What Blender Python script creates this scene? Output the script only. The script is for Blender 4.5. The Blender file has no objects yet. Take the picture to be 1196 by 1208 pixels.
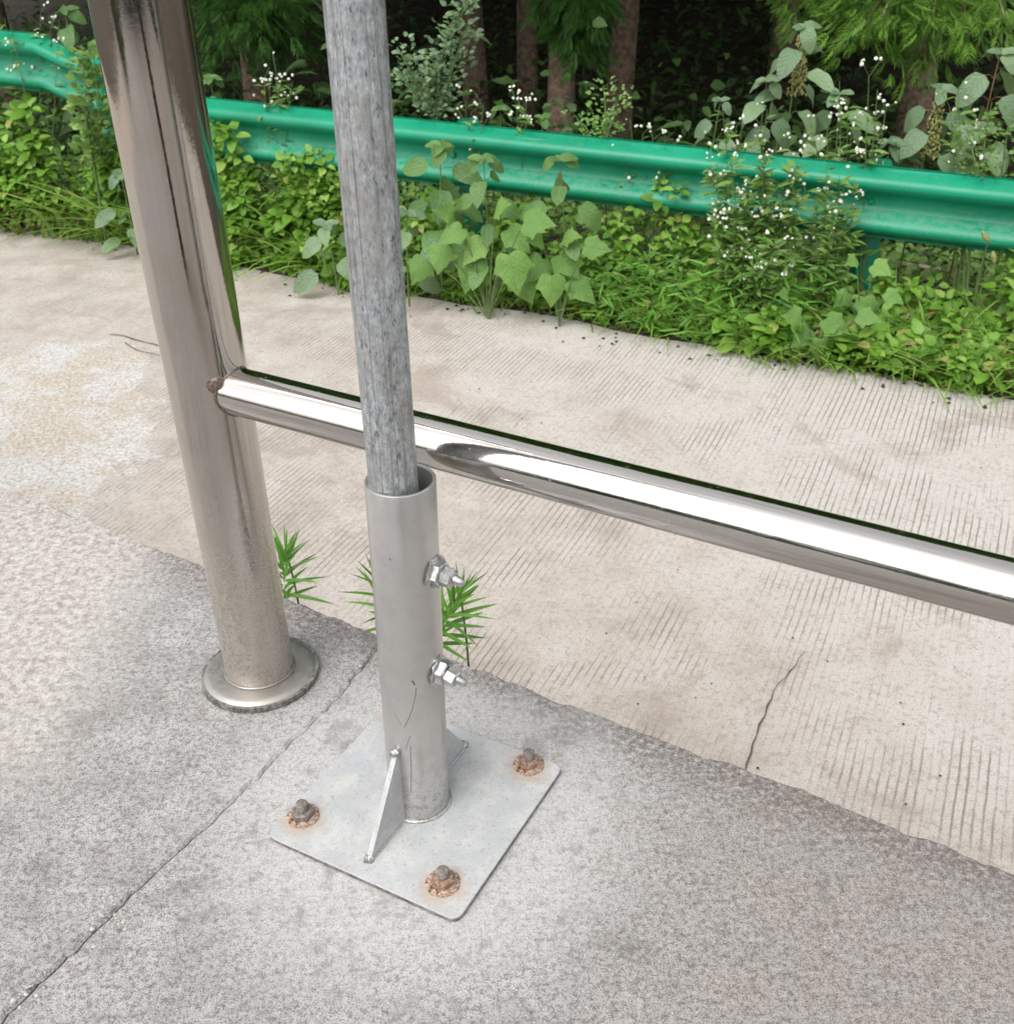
import bpy, math, random
import numpy as np
from mathutils import Vector, Matrix, noise
random.seed(7); rng = np.random.default_rng(7)
PI = math.pi; R = math.radians
SC = bpy.context.scene; COL = SC.collection

# ------------------------------------------------------------------ camera
F_PX, PITCH, ROLL, CAM_Z = 1285.2, 0.545559, -0.0243673, 0.946726
_f = Vector((0, math.cos(PITCH), -math.sin(PITCH))); _x0 = Vector((1, 0, 0)); _u0 = _x0.cross(_f)
_x = _x0 * math.cos(ROLL) + _u0 * math.sin(ROLL); _u = _x0 * -math.sin(ROLL) + _u0 * math.cos(ROLL)
CAM = Vector((0, 0, CAM_Z))
cd = bpy.data.cameras.new('camera'); cam = bpy.data.objects.new('camera', cd); COL.objects.link(cam)
cam.matrix_world = Matrix(((_x.x, _u.x, -_f.x, 0), (_x.y, _u.y, -_f.y, 0), (_x.z, _u.z, -_f.z, CAM_Z), (0, 0, 0, 1)))
cd.sensor_fit = 'HORIZONTAL'; cd.sensor_width = 36; cd.lens = 36 * F_PX / 1196
cd.clip_start = .02; cd.clip_end = 500
cd.dof.use_dof = True; cd.dof.focus_distance = 1.25; cd.dof.aperture_fstop = 18
SC.camera = cam

# ------------------------------------------------------------------ sky, sun, exposure (bright overcast)
SUN_EL, SUN_AZ = R(58), R(215)
w = bpy.data.worlds.new('World'); SC.world = w; w.use_nodes = True
nt = w.node_tree; nt.nodes.clear()
sky = nt.nodes.new('ShaderNodeTexSky'); sky.sky_type = 'NISHITA'; sky.sun_disc = False
sky.sun_elevation = SUN_EL; sky.sun_rotation = SUN_AZ; sky.dust_density = 3; sky.air_density = 1
hs = nt.nodes.new('ShaderNodeHueSaturation'); hs.inputs['Saturation'].default_value = .12
bg = nt.nodes.new('ShaderNodeBackground'); bg.inputs['Strength'].default_value = .15
wo = nt.nodes.new('ShaderNodeOutputWorld')
nt.links.new(sky.outputs[0], hs.inputs['Color']); nt.links.new(hs.outputs[0], bg.inputs['Color']); nt.links.new(bg.outputs[0], wo.inputs[0])
sl = bpy.data.lights.new('sun', 'SUN'); sl.energy = .6; sl.angle = R(40); sl.color = (1, .97, .93)
so = bpy.data.objects.new('sun', sl); COL.objects.link(so)
sd = Vector((math.sin(SUN_AZ) * math.cos(SUN_EL), math.cos(SUN_AZ) * math.cos(SUN_EL), math.sin(SUN_EL)))
so.rotation_euler = sd.to_track_quat('Z', 'Y').to_euler()
SC.view_settings.view_transform = 'Standard'; SC.view_settings.look = 'None'
SC.view_settings.gamma = 1; SC.view_settings.use_curve_mapping = False
SC.view_settings.exposure = 1.02
SC.render.engine = 'CYCLES'

# ------------------------------------------------------------------ places
ROAD = -.95
RN = Vector((.3872, .922, 0)).normalized()             # horizontal normal of the guardrail line (points away from the road)
RD = Vector((.922, -.3872, 0)).normalized()            # along the guardrail, towards the right
RP = Vector((2.07, 4.45, 0))
def ray(px, py): return (_f + _x * ((px - 598) / F_PX) - _u * ((py - 604) / F_PX))
def on(px, py, off=0.):
    """point on the upright plane parallel to the guardrail, off metres behind it"""
    d = ray(px, py); t = (RN.dot(RP) + off - RN.dot(CAM)) / RN.dot(d); return CAM + d * t
def onz(px, py, z):
    d = ray(px, py); return CAM + d * ((z - CAM_Z) / d.z)
def depth(px, py, Y):
    d = ray(px, py); return CAM + d * (Y / d.y)
def rail_xy(x): return Vector((x, 4.45 + (2.07 - x) * .42, 0))
def rail_top(x): return -.25 - (x - 2.07) * .0343
EDGE = [(-9, 10.6), (-3.12, 6.8), (-1.33, 5.7), (.03, 5.01), (1.13, 4.38), (2.02, 3.9), (6, 1.3)]   # far edge of the road
def edge_y(x):
    for (a, b), (c, d) in zip(EDGE, EDGE[1:]):
        if x <= c: return b + (d - b) * (x - a) / (c - a)
    return EDGE[-1][1]
def ground_z(x, y):
    b = y - edge_y(x)
    if b < 0: return ROAD - .03
    z = ROAD + .02 * min(1, b / .2)
    if b > 1.5: z -= min(.5, (b - 1.5) * .25)
    if b > 6: z += (b - 6) * .45
    return z + (.05 * noise.noise(Vector((x, y, 0)) * 1.3) if b > .3 else 0)

# ------------------------------------------------------------------ object helpers
def tag(o, label=None, cat=None, group=None, kind=None):
    if label: o['label'] = label
    if cat: o['category'] = cat
    if group: o['group'] = group
    if kind: o['kind'] = kind
    return o
def empty(name, loc, label, cat, group=None):
    o = bpy.data.objects.new(name, None); o.empty_display_size = .1; COL.objects.link(o); o.location = loc
    return tag(o, label, cat, group)
def mesh_obj(name, V, Fc, mat, parent=None, smooth=None, local=False):
    me = bpy.data.meshes.new(name)
    if parent is not None and not local:
        L = Vector((0, 0, 0)); p = parent
        while p is not None: L = L + p.location; p = p.parent
        V = np.asarray(V, dtype=float).reshape(-1, 3) - np.array(L)
    me.from_pydata([tuple(v) for v in np.asarray(V, dtype=float)], [], [tuple(int(i) for i in f) for f in Fc])
    me.materials.append(mat)
    if smooth is not None:
        me.shade_smooth()
        if smooth < 179: me.set_sharp_from_angle(angle=R(smooth))
    me.update()
    o = bpy.data.objects.new(name, me); COL.objects.link(o)
    if parent is not None: o.parent = parent
    return o
class MB:
    def __init__(s): s.V = []; s.F = []
    def add(s, V, Fc):
        b = len(s.V); s.V += [tuple(v) for v in V]; s.F += [tuple(i + b for i in f) for f in Fc]; return s
    def tube(s, pts, rad, n=12, cap=True, jit=0):
        pts = [Vector(p) for p in pts]; m = len(pts)
        if not hasattr(rad, '__len__'): rad = [rad] * m
        T = [(pts[min(i + 1, m - 1)] - pts[max(i - 1, 0)]).normalized() for i in range(m)]
        a = T[0].orthogonal().normalized(); V = []; Fc = []
        for i in range(m):
            a = (a - T[i] * a.dot(T[i])).normalized(); b = T[i].cross(a)
            for k in range(n):
                t = 2 * PI * k / n; r = rad[i] * (1 + (random.uniform(-jit, jit) if jit else 0))
                V.append(pts[i] + a * math.cos(t) * r + b * math.sin(t) * r)
        for i in range(m - 1):
            for k in range(n):
                k2 = (k + 1) % n; Fc.append((i * n + k, i * n + k2, (i + 1) * n + k2, (i + 1) * n + k))
        if cap: Fc.append(tuple(range(n - 1, -1, -1))); Fc.append(tuple((m - 1) * n + k for k in range(n)))
        return s.add(V, Fc)
    def lathe(s, c, axis, prof, n=48, closed=False, phase=0.):
        """prof = (radius, height) pairs round axis through c"""
        c = Vector(c); ax = Vector(axis).normalized(); a = ax.orthogonal().normalized() if abs(ax.z) < .99 else Vector((1, 0, 0)); b = ax.cross(a)
        V = []; Fc = []; m = len(prof)
        for r, h in prof:
            for k in range(n):
                t = 2 * PI * k / n + phase; V.append(c + ax * h + a * math.cos(t) * r + b * math.sin(t) * r)
        for i in range(m if closed else m - 1):
            j = (i + 1) % m
            for k in range(n):
                k2 = (k + 1) % n; Fc.append((i * n + k, i * n + k2, j * n + k2, j * n + k))
        if not closed:
            if prof[0][0] > 1e-5: Fc.append(tuple(range(n - 1, -1, -1)))
            if prof[-1][0] > 1e-5: Fc.append(tuple((m - 1) * n + k for k in range(n)))
        return s.add(V, Fc)
    def build(s, name, mat, parent=None, smooth=None): return mesh_obj(name, s.V, s.F, mat, parent, smooth)

def cloud(tv, tf, pos, dirs, nrm, scale):
    """many copies of one small template (x across, y along, z up the normal) as one vertex/face set"""
    tv = np.asarray(tv, float); pos = np.asarray(pos, float); N = len(pos)
    d = np.asarray(dirs, float); d /= np.linalg.norm(d, axis=1)[:, None] + 1e-9
    n = np.asarray(nrm, float); n = n - d * (n * d).sum(1)[:, None]; n /= np.linalg.norm(n, axis=1)[:, None] + 1e-9
    x = np.cross(d, n); sc = np.asarray(scale, float).reshape(N, -1)
    if sc.shape[1] == 1: sc = np.repeat(sc, 3, 1)
    V = pos[:, None] + x[:, None] * (tv[None, :, :1] * sc[:, None, :1]) + d[:, None] * (tv[None, :, 1:2] * sc[:, None, 1:2]) + n[:, None] * (tv[None, :, 2:] * sc[:, None, 2:])
    return V.reshape(-1, 3), [(tf, N, len(tv))]
def cloud_obj(name, parts, mat, parent=None, smooth=True):
    """parts: list of cloud() results -> one mesh, built with foreach_set"""
    Vs = []; loops = []; starts = []; tot = []; vb = 0; lb = 0
    for V, specs in parts:
        for tf, N, nv in specs:
            fl = np.concatenate([np.array(f) for f in tf]); ln = np.array([len(f) for f in tf])
            off = (np.arange(N) * nv)[:, None]; L = (fl[None] + off + vb).ravel(); loops.append(L)
            tt = np.tile(ln, N); tot.append(tt); starts.append(lb + np.concatenate([[0], np.cumsum(tt)[:-1]])); lb += len(L)
        Vs.append(V); vb += len(V)
    V = np.concatenate(Vs)
    if parent is not None: V = V - np.array(parent.location)
    L = np.concatenate(loops); S = np.concatenate(starts); T = np.concatenate(tot)
    me = bpy.data.meshes.new(name); me.vertices.add(len(V)); me.vertices.foreach_set('co', V.astype(np.float32).ravel())
    me.loops.add(len(L)); me.loops.foreach_set('vertex_index', L.astype(np.int32))
    me.polygons.add(len(S)); me.polygons.foreach_set('loop_start', S.astype(np.int32)); me.polygons.foreach_set('loop_total', T.astype(np.int32))
    me.update(calc_edges=True); me.validate(); me.materials.append(mat)
    if smooth: me.shade_smooth()
    o = bpy.data.objects.new(name, me); COL.objects.link(o)
    if parent is not None: o.parent = parent
    return o

# ------------------------------------------------------------------ material helpers
class NT:
    def __init__(s, name):
        s.m = bpy.data.materials.new(name); s.m.use_nodes = True; s.t = s.m.node_tree; s.t.nodes.clear()
        s.out = s.n('OutputMaterial'); s.tc = s.n('TexCoord')
    def n(s, typ, **kw):
        x = s.t.nodes.new('ShaderNode' + typ)
        for k, v in kw.items(): setattr(x, k, v)
        return x
    def l(s, a, b): s.t.links.new(a, b)
    def put(s, v, inp):
        if hasattr(v, 'links') or isinstance(v, bpy.types.NodeSocket): s.l(v, inp)
        else:
            if hasattr(inp.default_value, '__len__') and not hasattr(v, '__len__'): v = (v,) * len(inp.default_value)
            if hasattr(v, '__len__') and len(v) == 3 and len(inp.default_value) == 4: v = (*v, 1)
            inp.default_value = v
    def coord(s, scale=(1, 1, 1), rotz=0, which='Object'):
        mp = s.n('Mapping'); s.l(s.tc.outputs[which], mp.inputs[0]); mp.inputs['Scale'].default_value = scale; mp.inputs['Rotation'].default_value = (0, 0, rotz); return mp.outputs[0]
    def noise(s, scale, detail=4, rough=.6, vec=None, dist=0):
        x = s.n('TexNoise'); s.l(vec if vec else s.tc.outputs['Object'], x.inputs['Vector'])
        x.inputs['Scale'].default_value = scale; x.inputs['Detail'].default_value = detail; x.inputs['Roughness'].default_value = rough; x.inputs['Distortion'].default_value = dist
        return x.outputs['Fac']
    def voro(s, scale, vec=None, feature='F1', out='Distance'):
        x = s.n('TexVoronoi', feature=feature); s.l(vec if vec else s.tc.outputs['Object'], x.inputs['Vector']); x.inputs['Scale'].default_value = scale; return x.outputs[out]
    def ss(s, v, a, b):
        x = s.n('MapRange', interpolation_type='SMOOTHSTEP'); s.put(v, x.inputs[0]); x.inputs[1].default_value = a; x.inputs[2].default_value = b; return x.outputs[0]
    def math(s, op, a, b=0., c=None):
        x = s.n('Math', operation=op); s.put(a, x.inputs[0]); s.put(b, x.inputs[1])
        if c is not None: s.put(c, x.inputs[2])
        return x.outputs[0]
    def mix(s, f, a, b, bt='MIX'):
        x = s.n('Mix', data_type='RGBA', blend_type=bt); s.put(f, x.inputs[0]); s.put(a, x.inputs[6]); s.put(b, x.inputs[7]); return x.outputs[2]
    def ramp(s, v, stops):
        x = s.n('ValToRGB'); s.put(v, x.inputs[0]); e = x.color_ramp.elements
        while len(e) < len(stops): e.new(.5)
        for k, (p, c) in zip(e, stops): k.position = p; k.color = (*c, 1)
        return x.outputs[0]
    def bump(s, h, strength=1, dist=.001, prev=None):
        x = s.n('Bump'); s.put(h, x.inputs['Height']); x.inputs['Strength'].default_value = strength; x.inputs['Distance'].default_value = dist
        if prev: s.l(prev, x.inputs['Normal'])
        return x.outputs[0]
    def bsdf(s, color, rough=.6, metal=0., normal=None, spec=.5, coat=0.):
        b = s.n('BsdfPrincipled'); s.put(color, b.inputs['Base Color']); s.put(rough, b.inputs['Roughness']); s.put(metal, b.inputs['Metallic'])
        b.inputs['Specular IOR Level'].default_value = spec; b.inputs['Coat Weight'].default_value = coat; b.inputs['Coat Roughness'].default_value = .1
        if normal: s.l(normal, b.inputs['Normal'])
        return b.outputs[0]
    def done(s, sh): s.l(sh, s.out.inputs[0]); return s.m
    def xyz(s, which='Object'):
        x = s.n('SeparateXYZ'); s.l(s.tc.outputs[which], x.inputs[0]); return x.outputs

def mat_stainless(name, zdust, tint=(.54, .50, .455), streak=(60, 60, 1.2), rough=.02):
    t = NT(name); st = t.noise(1, 5, .6, t.coord(streak)); bl = t.noise(9, 4, .6)
    col = t.mix(t.ss(st, .35, .7), tint, tuple(c * .86 for c in tint))
    col = t.mix(t.math('MULTIPLY', t.ss(bl, .5, .75), .35), col, (.40, .33, .27))
    r = t.math('ADD', rough, t.math('MULTIPLY', t.ss(bl, .4, .8), .08))
    r = t.math('ADD', r, t.math('MULTIPLY', st, .05))
    n1 = t.bump(st, .03, .001)
    metal = 1.
    if zdust:
        z = t.xyz()[2]
        g = t.math('MULTIPLY', t.math('SUBTRACT', 1, t.ss(z, .0, zdust)), .8)
        sp = t.noise(420, 3, .7); sp2 = t.noise(120, 4, .7)
        d = t.ss(t.math('ADD', t.math('MULTIPLY', sp, .6), t.math('MULTIPLY', sp2, .4)), .42, .62)
        m = t.math('MULTIPLY', t.math('ADD', t.math('MULTIPLY', g, .55), .03), t.math('ADD', d, .25))
        dust = t.mix(sp2, (.26, .215, .175), (.42, .375, .32))
        col = t.mix(m, col, dust); r = t.math('MAXIMUM', r, t.math('MULTIPLY', m, .9)); r = t.math('ADD', r, t.math('MULTIPLY', g, .18))
        metal = t.math('SUBTRACT', 1, m); n1 = t.bump(t.math('MULTIPLY', d, m), .5, .0006, n1)
    return t.done(t.bsdf(col, r, metal, n1))
def mat_galv():
    t = NT('galvanised steel'); v = t.coord((1, 1, .6)); a = t.noise(130, 6, .75, v); b = t.noise(22, 4, .65, v); c = t.noise(420, 3, .8, t.coord((1, 1, .4)))
    s1 = t.noise(1, 5, .7, t.coord((170, 170, 4)))
    col = t.ramp(t.math('ADD', t.math('MULTIPLY', a, .6), t.math('MULTIPLY', c, .4)), [(.36, (.10, .10, .10)), (.44, (.29, .30, .305)), (.52, (.40, .42, .435)), (.62, (.58, .61, .63))])
    col = t.mix(t.math('MULTIPLY', t.ss(b, .46, .62), .55), col, (.33, .315, .29))
    col = t.mix(t.math('MULTIPLY', t.ss(s1, .52, .62), .55), col, (.16, .155, .15))
    pit = t.ss(t.noise(300, 2, .6, t.coord((1, 1, .3))), .63, .70); col = t.mix(t.math('MULTIPLY', pit, .7), col, (.06, .055, .05)); n = t.bump(a, .25, .0008); n = t.bump(c, .2, .0004, n)
    return t.done(t.bsdf(col, t.math('ADD', .42, t.math('MULTIPLY', b, .15)), .55, n))
def mat_silver(name='silver paint', plate=False):
    t = NT(name); a = t.noise(30, 5, .65); b = t.noise(330, 3, .7); st = t.noise(1, 4, .6, t.coord((140, 140, 2)))
    col = t.mix(t.ss(a, .4, .65), (.55, .54, .525), (.50, .49, .48))
    if plate:
        v = t.noise(55, 4, .6, dist=.8)
        col = t.mix(t.ss(a, .35, .6), (.49, .49, .475), (.40, .41, .41))
        col = t.mix(t.math('MULTIPLY', t.ss(v, .53, .62), .45), col, (.42, .44, .48))
        col = t.mix(t.math('MULTIPLY', t.ss(b, .56, .66), .55), col, (.26, .24, .22))
    if plate:
        for (bx, by) in ((-.2415, .8875), (.0185, .9605), (-.078, .788), (-.146, 1.06)):
            dv = t.n('VectorMath', operation='DISTANCE'); t.l(t.tc.outputs['Object'], dv.inputs[0]); dv.inputs[1].default_value = (bx + .1098, by - .909 - .004, .007)
            q_ = t.math('SUBTRACT', 1, t.ss(t.math('ADD', dv.outputs['Value'], t.math('MULTIPLY', t.math('SUBTRACT', t.noise(90, 4, .7), .5), .03)), .017, .034)); col = t.mix(t.math('MULTIPLY', q_, .55), col, (.42, .31, .22))
    col = t.mix(t.math('MULTIPLY', t.ss(b, .60, .72), .35 if plate else .2), col, (.20, .18, .16))
    if not plate:
        z = t.xyz()[2]; gm = t.math('MULTIPLY', t.math('SUBTRACT', 1, t.ss(z, .02, .12)), t.ss(t.math('ADD', t.math('MULTIPLY', b, .5), t.math('MULTIPLY', t.noise(110, 4, .7), .5)), .47, .60)); col = t.mix(t.math('MULTIPLY', gm, .6), col, (.22, .20, .18))
    n = t.bump(b, .25 if plate else .10, .0005); n = t.bump(a, .25 if plate else .05, .0015, n)
    return t.done(t.bsdf(col, .62 if plate else t.math('ADD', .24, t.math('MULTIPLY', st, .16)), .12 if plate else .78, n))
def mat_rust(name, mixv):
    t = NT(name); a = t.noise(260, 5, .75); b = t.noise(90, 3, .6)
    col = t.ramp(a, [(.40, (.07, .04, .025)), (.47, (.24, .13, .085)), (.54, (.42, .29, .21)), (.64, (.54, .46, .39))])
    col = t.mix(t.math('MULTIPLY', t.ss(b, .4, .6), mixv), col, (.36, .33, .29))
    return t.done(t.bsdf(col, .85, .1, t.bump(a, .5, .0008)))
def mat_simple(name, c1, c2, scale, rough=.7, metal=0., bump=.3, bd=.001, spec=.5, det=4):
    t = NT(name); a = t.noise(scale, det, .65); return t.done(t.bsdf(t.mix(t.ss(a, .3, .7), c1, c2), rough, metal, t.bump(a, bump, bd), spec))
def mat_leaf(name, stops, rough=.45, transl=.3, tcol=(.30, .45, .05), spec=.35, vein=0, blot=0):
    t = NT(name); g = t.n('NewGeometry'); oi = t.n('ObjectInfo')
    r = t.math('FRACT', t.math('ADD', g.outputs['Random Per Island'], oi.outputs['Random']))
    col = t.ramp(r, stops); a = t.noise(14, 3, .6); col = t.mix(t.math('MULTIPLY', t.ss(a, .45, .75), .35), col, stops[0][1])
    vh = None
    if vein:
        x, y, z = t.xyz(); ax_ = t.math('ABSOLUTE', x); mid = t.math('SUBTRACT', 1, t.ss(ax_, .006, .022))
        sv = t.math('ABSOLUTE', t.math('SUBTRACT', t.math('FRACT', t.math('MULTIPLY', t.math('SUBTRACT', y, t.math('MULTIPLY', ax_, .75)), 7)), .5)); side = t.math('MULTIPLY', t.ss(sv, .40, .48), .6)
        vh = t.math('MAXIMUM', mid, side); col = t.mix(t.math('MULTIPLY', vh, vein), col, (.30, .40, .20))
        hl = t.noise(5, 4, .7); col = t.mix(t.math('MULTIPLY', t.ss(hl, .56, .70), .35), col, (.22, .24, .06))
    back = t.mix(g.outputs['Backfacing'], col, t.mix(.25, col, (.30, .36, .22)))
    n = t.bump(t.noise(70 if not vein else 12, 3, .6), .25, .002 if not vein else .06)
    if vh: n = t.bump(vh, .5, .03, n)
    tr = t.n('BsdfTranslucent'); t.l(t.mix(.5, col, tcol), tr.inputs[0])
    mx = t.n('MixShader'); mx.inputs[0].default_value = transl; t.l(t.bsdf(back, rough, 0, n, spec), mx.inputs[1]); t.l(tr.outputs[0], mx.inputs[2])
    return t.done(mx.outputs[0])

def mat_road():
    t = NT('grooved road concrete'); P = t.tc.outputs['Object']
    big = t.noise(.9, 5, .6); mid = t.noise(5, 5, .65); fine = t.noise(70, 5, .75); grit = t.noise(260, 3, .8)
    col = t.ramp(mid, [(.3, (.385, .335, .29)), (.5, (.475, .43, .385)), (.72, (.54, .505, .465))])
    x, y, z = t.xyz(); gy = t.ss(t.math('ADD', t.math('ADD', x, t.math('MULTIPLY', y, .35)), t.math('MULTIPLY', big, 1.5)), 1.6, 3.2); col = t.mix(t.math('MULTIPLY', gy, .7), col, (.52, .50, .475))
    brown = t.noise(2.1, 6, .7, dist=.6); col = t.mix(t.math('MULTIPLY', t.ss(brown, .52, .66), .6), col, (.31, .25, .205))
    col = t.mix(t.math('MULTIPLY', t.ss(fine, .50, .62), .6), col, (.29, .235, .195))
    col = t.mix(t.math('MULTIPLY', t.ss(grit, .52, .60), .6), col, (.22, .18, .155))
    col = t.mix(t.math('MULTIPLY', t.ss(grit, .46, .34), .3), col, (.66, .63, .60))
    # tined grooves, across the road
    dt = t.n('VectorMath', operation='DOT_PRODUCT'); t.l(P, dt.inputs[0]); dt.inputs[1].default_value = (.906, -.423, 0)
    wob = t.math('ADD', t.math('MULTIPLY', t.noise(1.1, 2, .5), .03), t.math('MULTIPLY', t.noise(16, 4, .7), .006))
    g = t.math('ADD', dt.outputs['Value'], wob); u = t.math('DIVIDE', g, .0215); fr = t.math('ABSOLUTE', t.math('SUBTRACT', t.math('FRACT', u), .5))
    line = t.math('SUBTRACT', 1, t.ss(fr, .03, .17))
    gn = t.n('CombineXYZ'); t.l(t.math('MULTIPLY', t.math('FLOOR', u), .43), gn.inputs[0])
    d2 = t.n('VectorMath', operation='DOT_PRODUCT'); t.l(P, d2.inputs[0]); d2.inputs[1].default_value = (.423, .906, 0)
    t.l(t.math('MULTIPLY', d2.outputs['Value'], 1.6), gn.inputs[1])
    brk = t.noise(1.0, 4, .7, gn.outputs[0]); pat = t.noise(1.9, 4, .65)
    amt = t.math('MULTIPLY', t.math('ADD', .12, t.math('MULTIPLY', t.ss(pat, .44, .58), .88)), t.math('ADD', .35, t.math('MULTIPLY', t.ss(brk, .38, .54), .65))); lf = t.math('MULTIPLY', line, amt)
    col = t.mix(t.math('MULTIPLY', lf, .72), col, (.20, .165, .135))
    # rough spalled, sandy part of the surface at far left
    c_ = onz(-60, 560, ROAD); a_ = abs(onz(160, 560, ROAD).x - c_.x); b_ = abs(onz(20, 402, ROAD).y - c_.y)
    X = t.math('DIVIDE', t.math('SUBTRACT', x, c_.x), a_); Y = t.math('DIVIDE', t.math('SUBTRACT', y, c_.y), b_)
    rr = t.math('SQRT', t.math('ADD', t.math('MULTIPLY', X, X), t.math('MULTIPLY', Y, Y)))
    rough = t.noise(75, 5, .85); nn = t.noise(4, 5, .7)
    pm = t.math('SUBTRACT', 1, t.ss(t.math('ADD', rr, t.math('ADD', t.math('MULTIPLY', t.math('SUBTRACT', nn, .5), .9), t.math('MULTIPLY', t.math('SUBTRACT', rough, .5), .5))), .82, 1.06))
    pc_ = t.mix(t.ss(t.noise(3.1, 4, .7), .45, .57), (.56, .55, .53), (.50, .445, .38)); pc_ = t.mix(t.math('MULTIPLY', t.ss(rough, .49, .58), .65), pc_, (.25, .20, .16)); pc_ = t.mix(t.math('MULTIPLY', t.ss(rough, .46, .38), .6), pc_, (.72, .70, .67))
    col = t.mix(pm, col, pc_); lf = t.math('MULTIPLY', lf, t.math('SUBTRACT', 1, pm))
    h = t.math('SUBTRACT', t.math('ADD', t.math('MULTIPLY', t.math('MULTIPLY', rough, pm), 1.6), t.math('MULTIPLY', fine, .35), t.math('MULTIPLY', mid, .3)), t.math('MULTIPLY', lf, .8))
    n = t.bump(h, .7, .004); n = t.bump(grit, .4, .0015, n)
    return t.done(t.bsdf(col, .85, 0, n, .3))
def mat_platform(name='platform concrete', rough_patch=False):
    t = NT(name); P = t.tc.outputs['Object']
    big = t.noise(3.2, 4, .6); mid = t.noise(14, 5, .7); grit = t.noise(170, 6, .85); g2 = t.noise(560, 2, .6); sp = t.noise(120, 4, .75)
    col = t.ramp(mid, [(.3, (.30, .29, .28)), (.5, (.40, .39, .38)), (.7, (.50, .485, .47))])
    # pinkish-brown weathered side towards the right, lighter silver-dusted halo round the plate
    x, y, z = t.xyz(); side = t.ss(t.math('ADD', t.math('ADD', x, t.math('MULTIPLY', y, -.35)), t.math('MULTIPLY', big, .35)), -.12, .22)
    col = t.mix(t.math('MULTIPLY', t.math('MULTIPLY', side, t.ss(mid, .30, .62)), .80), col, (.33, .285, .25))
    dv = t.n('VectorMath', operation='DISTANCE'); t.l(P, dv.inputs[0]); dv.inputs[1].default_value = (-.105, .90, 0)
    dd = t.math('ADD', dv.outputs['Value'], t.math('MULTIPLY', t.math('SUBTRACT', mid, .5), .22))
    halo = t.math('SUBTRACT', 1, t.ss(dd, .15, .30)); col = t.mix(t.math('MULTIPLY', halo, .74), col, (.56, .555, .54))
    # weathered dark band along the outer edge
    e = t.math('ADD', t.math('MULTIPLY', x, .527), t.math('MULTIPLY', y, .85))      # grows towards the outer edge, edge near .955
    ed = t.math('MULTIPLY', t.ss(t.math('ADD', e, t.math('MULTIPLY', mid, .08)), .90, 1.0), t.math('SUBTRACT', 1, t.math('MULTIPLY', halo, .6)))
    col = t.mix(t.math('MULTIPLY', t.math('MULTIPLY', ed, t.ss(sp, .36, .58)), .85), col, (.17, .14, .12))
    pt = t.noise(120, 6, .82); col = t.mix(t.math('MULTIPLY', t.ss(pt, .52, .60), .65), col, t.mix(halo, (.12, .10, .095), (.33, .32, .31))); col = t.mix(t.math('MULTIPLY', t.ss(pt, .46, .36), .3), col, (.58, .56, .54)); blot = t.noise(38, 5, .75); col = t.mix(t.math('MULTIPLY', t.ss(blot, .52, .64), .45), col, (.22, .195, .18)); stain = t.noise(8, 5, .7, dist=.5); col = t.mix(t.math('MULTIPLY', t.ss(stain, .55, .66), .5), col, (.17, .16, .15))
    st = t.math('ADD', t.math('MULTIPLY', grit, .6), t.math('MULTIPLY', g2, .4))
    col = t.mix(t.math('MULTIPLY', t.ss(st, .49, .57), .72), col, t.mix(halo, (.10, .088, .082), (.30, .29, .28)))
    col = t.mix(t.math('MULTIPLY', t.ss(st, .45, .39), .4), col, (.66, .665, .65))
    col = t.mix(t.math('MULTIPLY', t.ss(sp, .60, .68), .35), col, (.24, .20, .17))
    if not rough_patch:
        lf_ = t.math('MULTIPLY', t.math('SUBTRACT', 1, t.ss(t.math('ADD', x, t.math('MULTIPLY', mid, .15)), -.56, -.42)), t.ss(t.math('ADD', y, t.math('MULTIPLY', big, .6)), 1.15, 1.45)); cg = t.noise(80, 5, .85)
        col = t.mix(t.math('MULTIPLY', lf_, .72), col, t.ramp(cg, [(.40, (.30, .25, .21)), (.5, (.50, .46, .42)), (.6, (.66, .64, .62))]))
    if rough_patch:
        wn = t.math('ADD', t.math('MULTIPLY', t.noise(2.6, 4, .6), .65), t.math('MULTIPLY', t.noise(60, 4, .8), .35))
        gr_ = t.noise(75, 5, .85); col = t.mix(t.ss(wn, .46, .56), (.52, .51, .50), (.49, .41, .34)); col = t.mix(t.math('MULTIPLY', t.ss(gr_, .49, .58), .6), col, (.25, .20, .17)); col = t.mix(t.math('MULTIPLY', t.ss(gr_, .46, .38), .6), col, (.70, .68, .65)); cov = t.n('Attribute', attribute_name='thin').outputs['Fac']; cv = t.ss(t.math('ADD', cov, t.math('ADD', t.math('MULTIPLY', t.noise(7, 4, .7), .5), t.math('MULTIPLY', gr_, .35))), 1.02, 1.42); col = t.mix(cv, col, t.mix(t.ss(gr_, .45, .6), (.52, .47, .42), (.42, .36, .31)))
        n = t.bump(t.noise(110, 5, .75), 1, .006); n = t.bump(st, .8, .002, n)
    else:
        n = t.bump(st, .8, .0014); n = t.bump(pt, .7, .003, n); n = t.bump(mid, .4, .004, n); n = t.bump(sp, .4, .002, n)
    return t.done(t.bsdf(col, .88, 0, n, .25))

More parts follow.
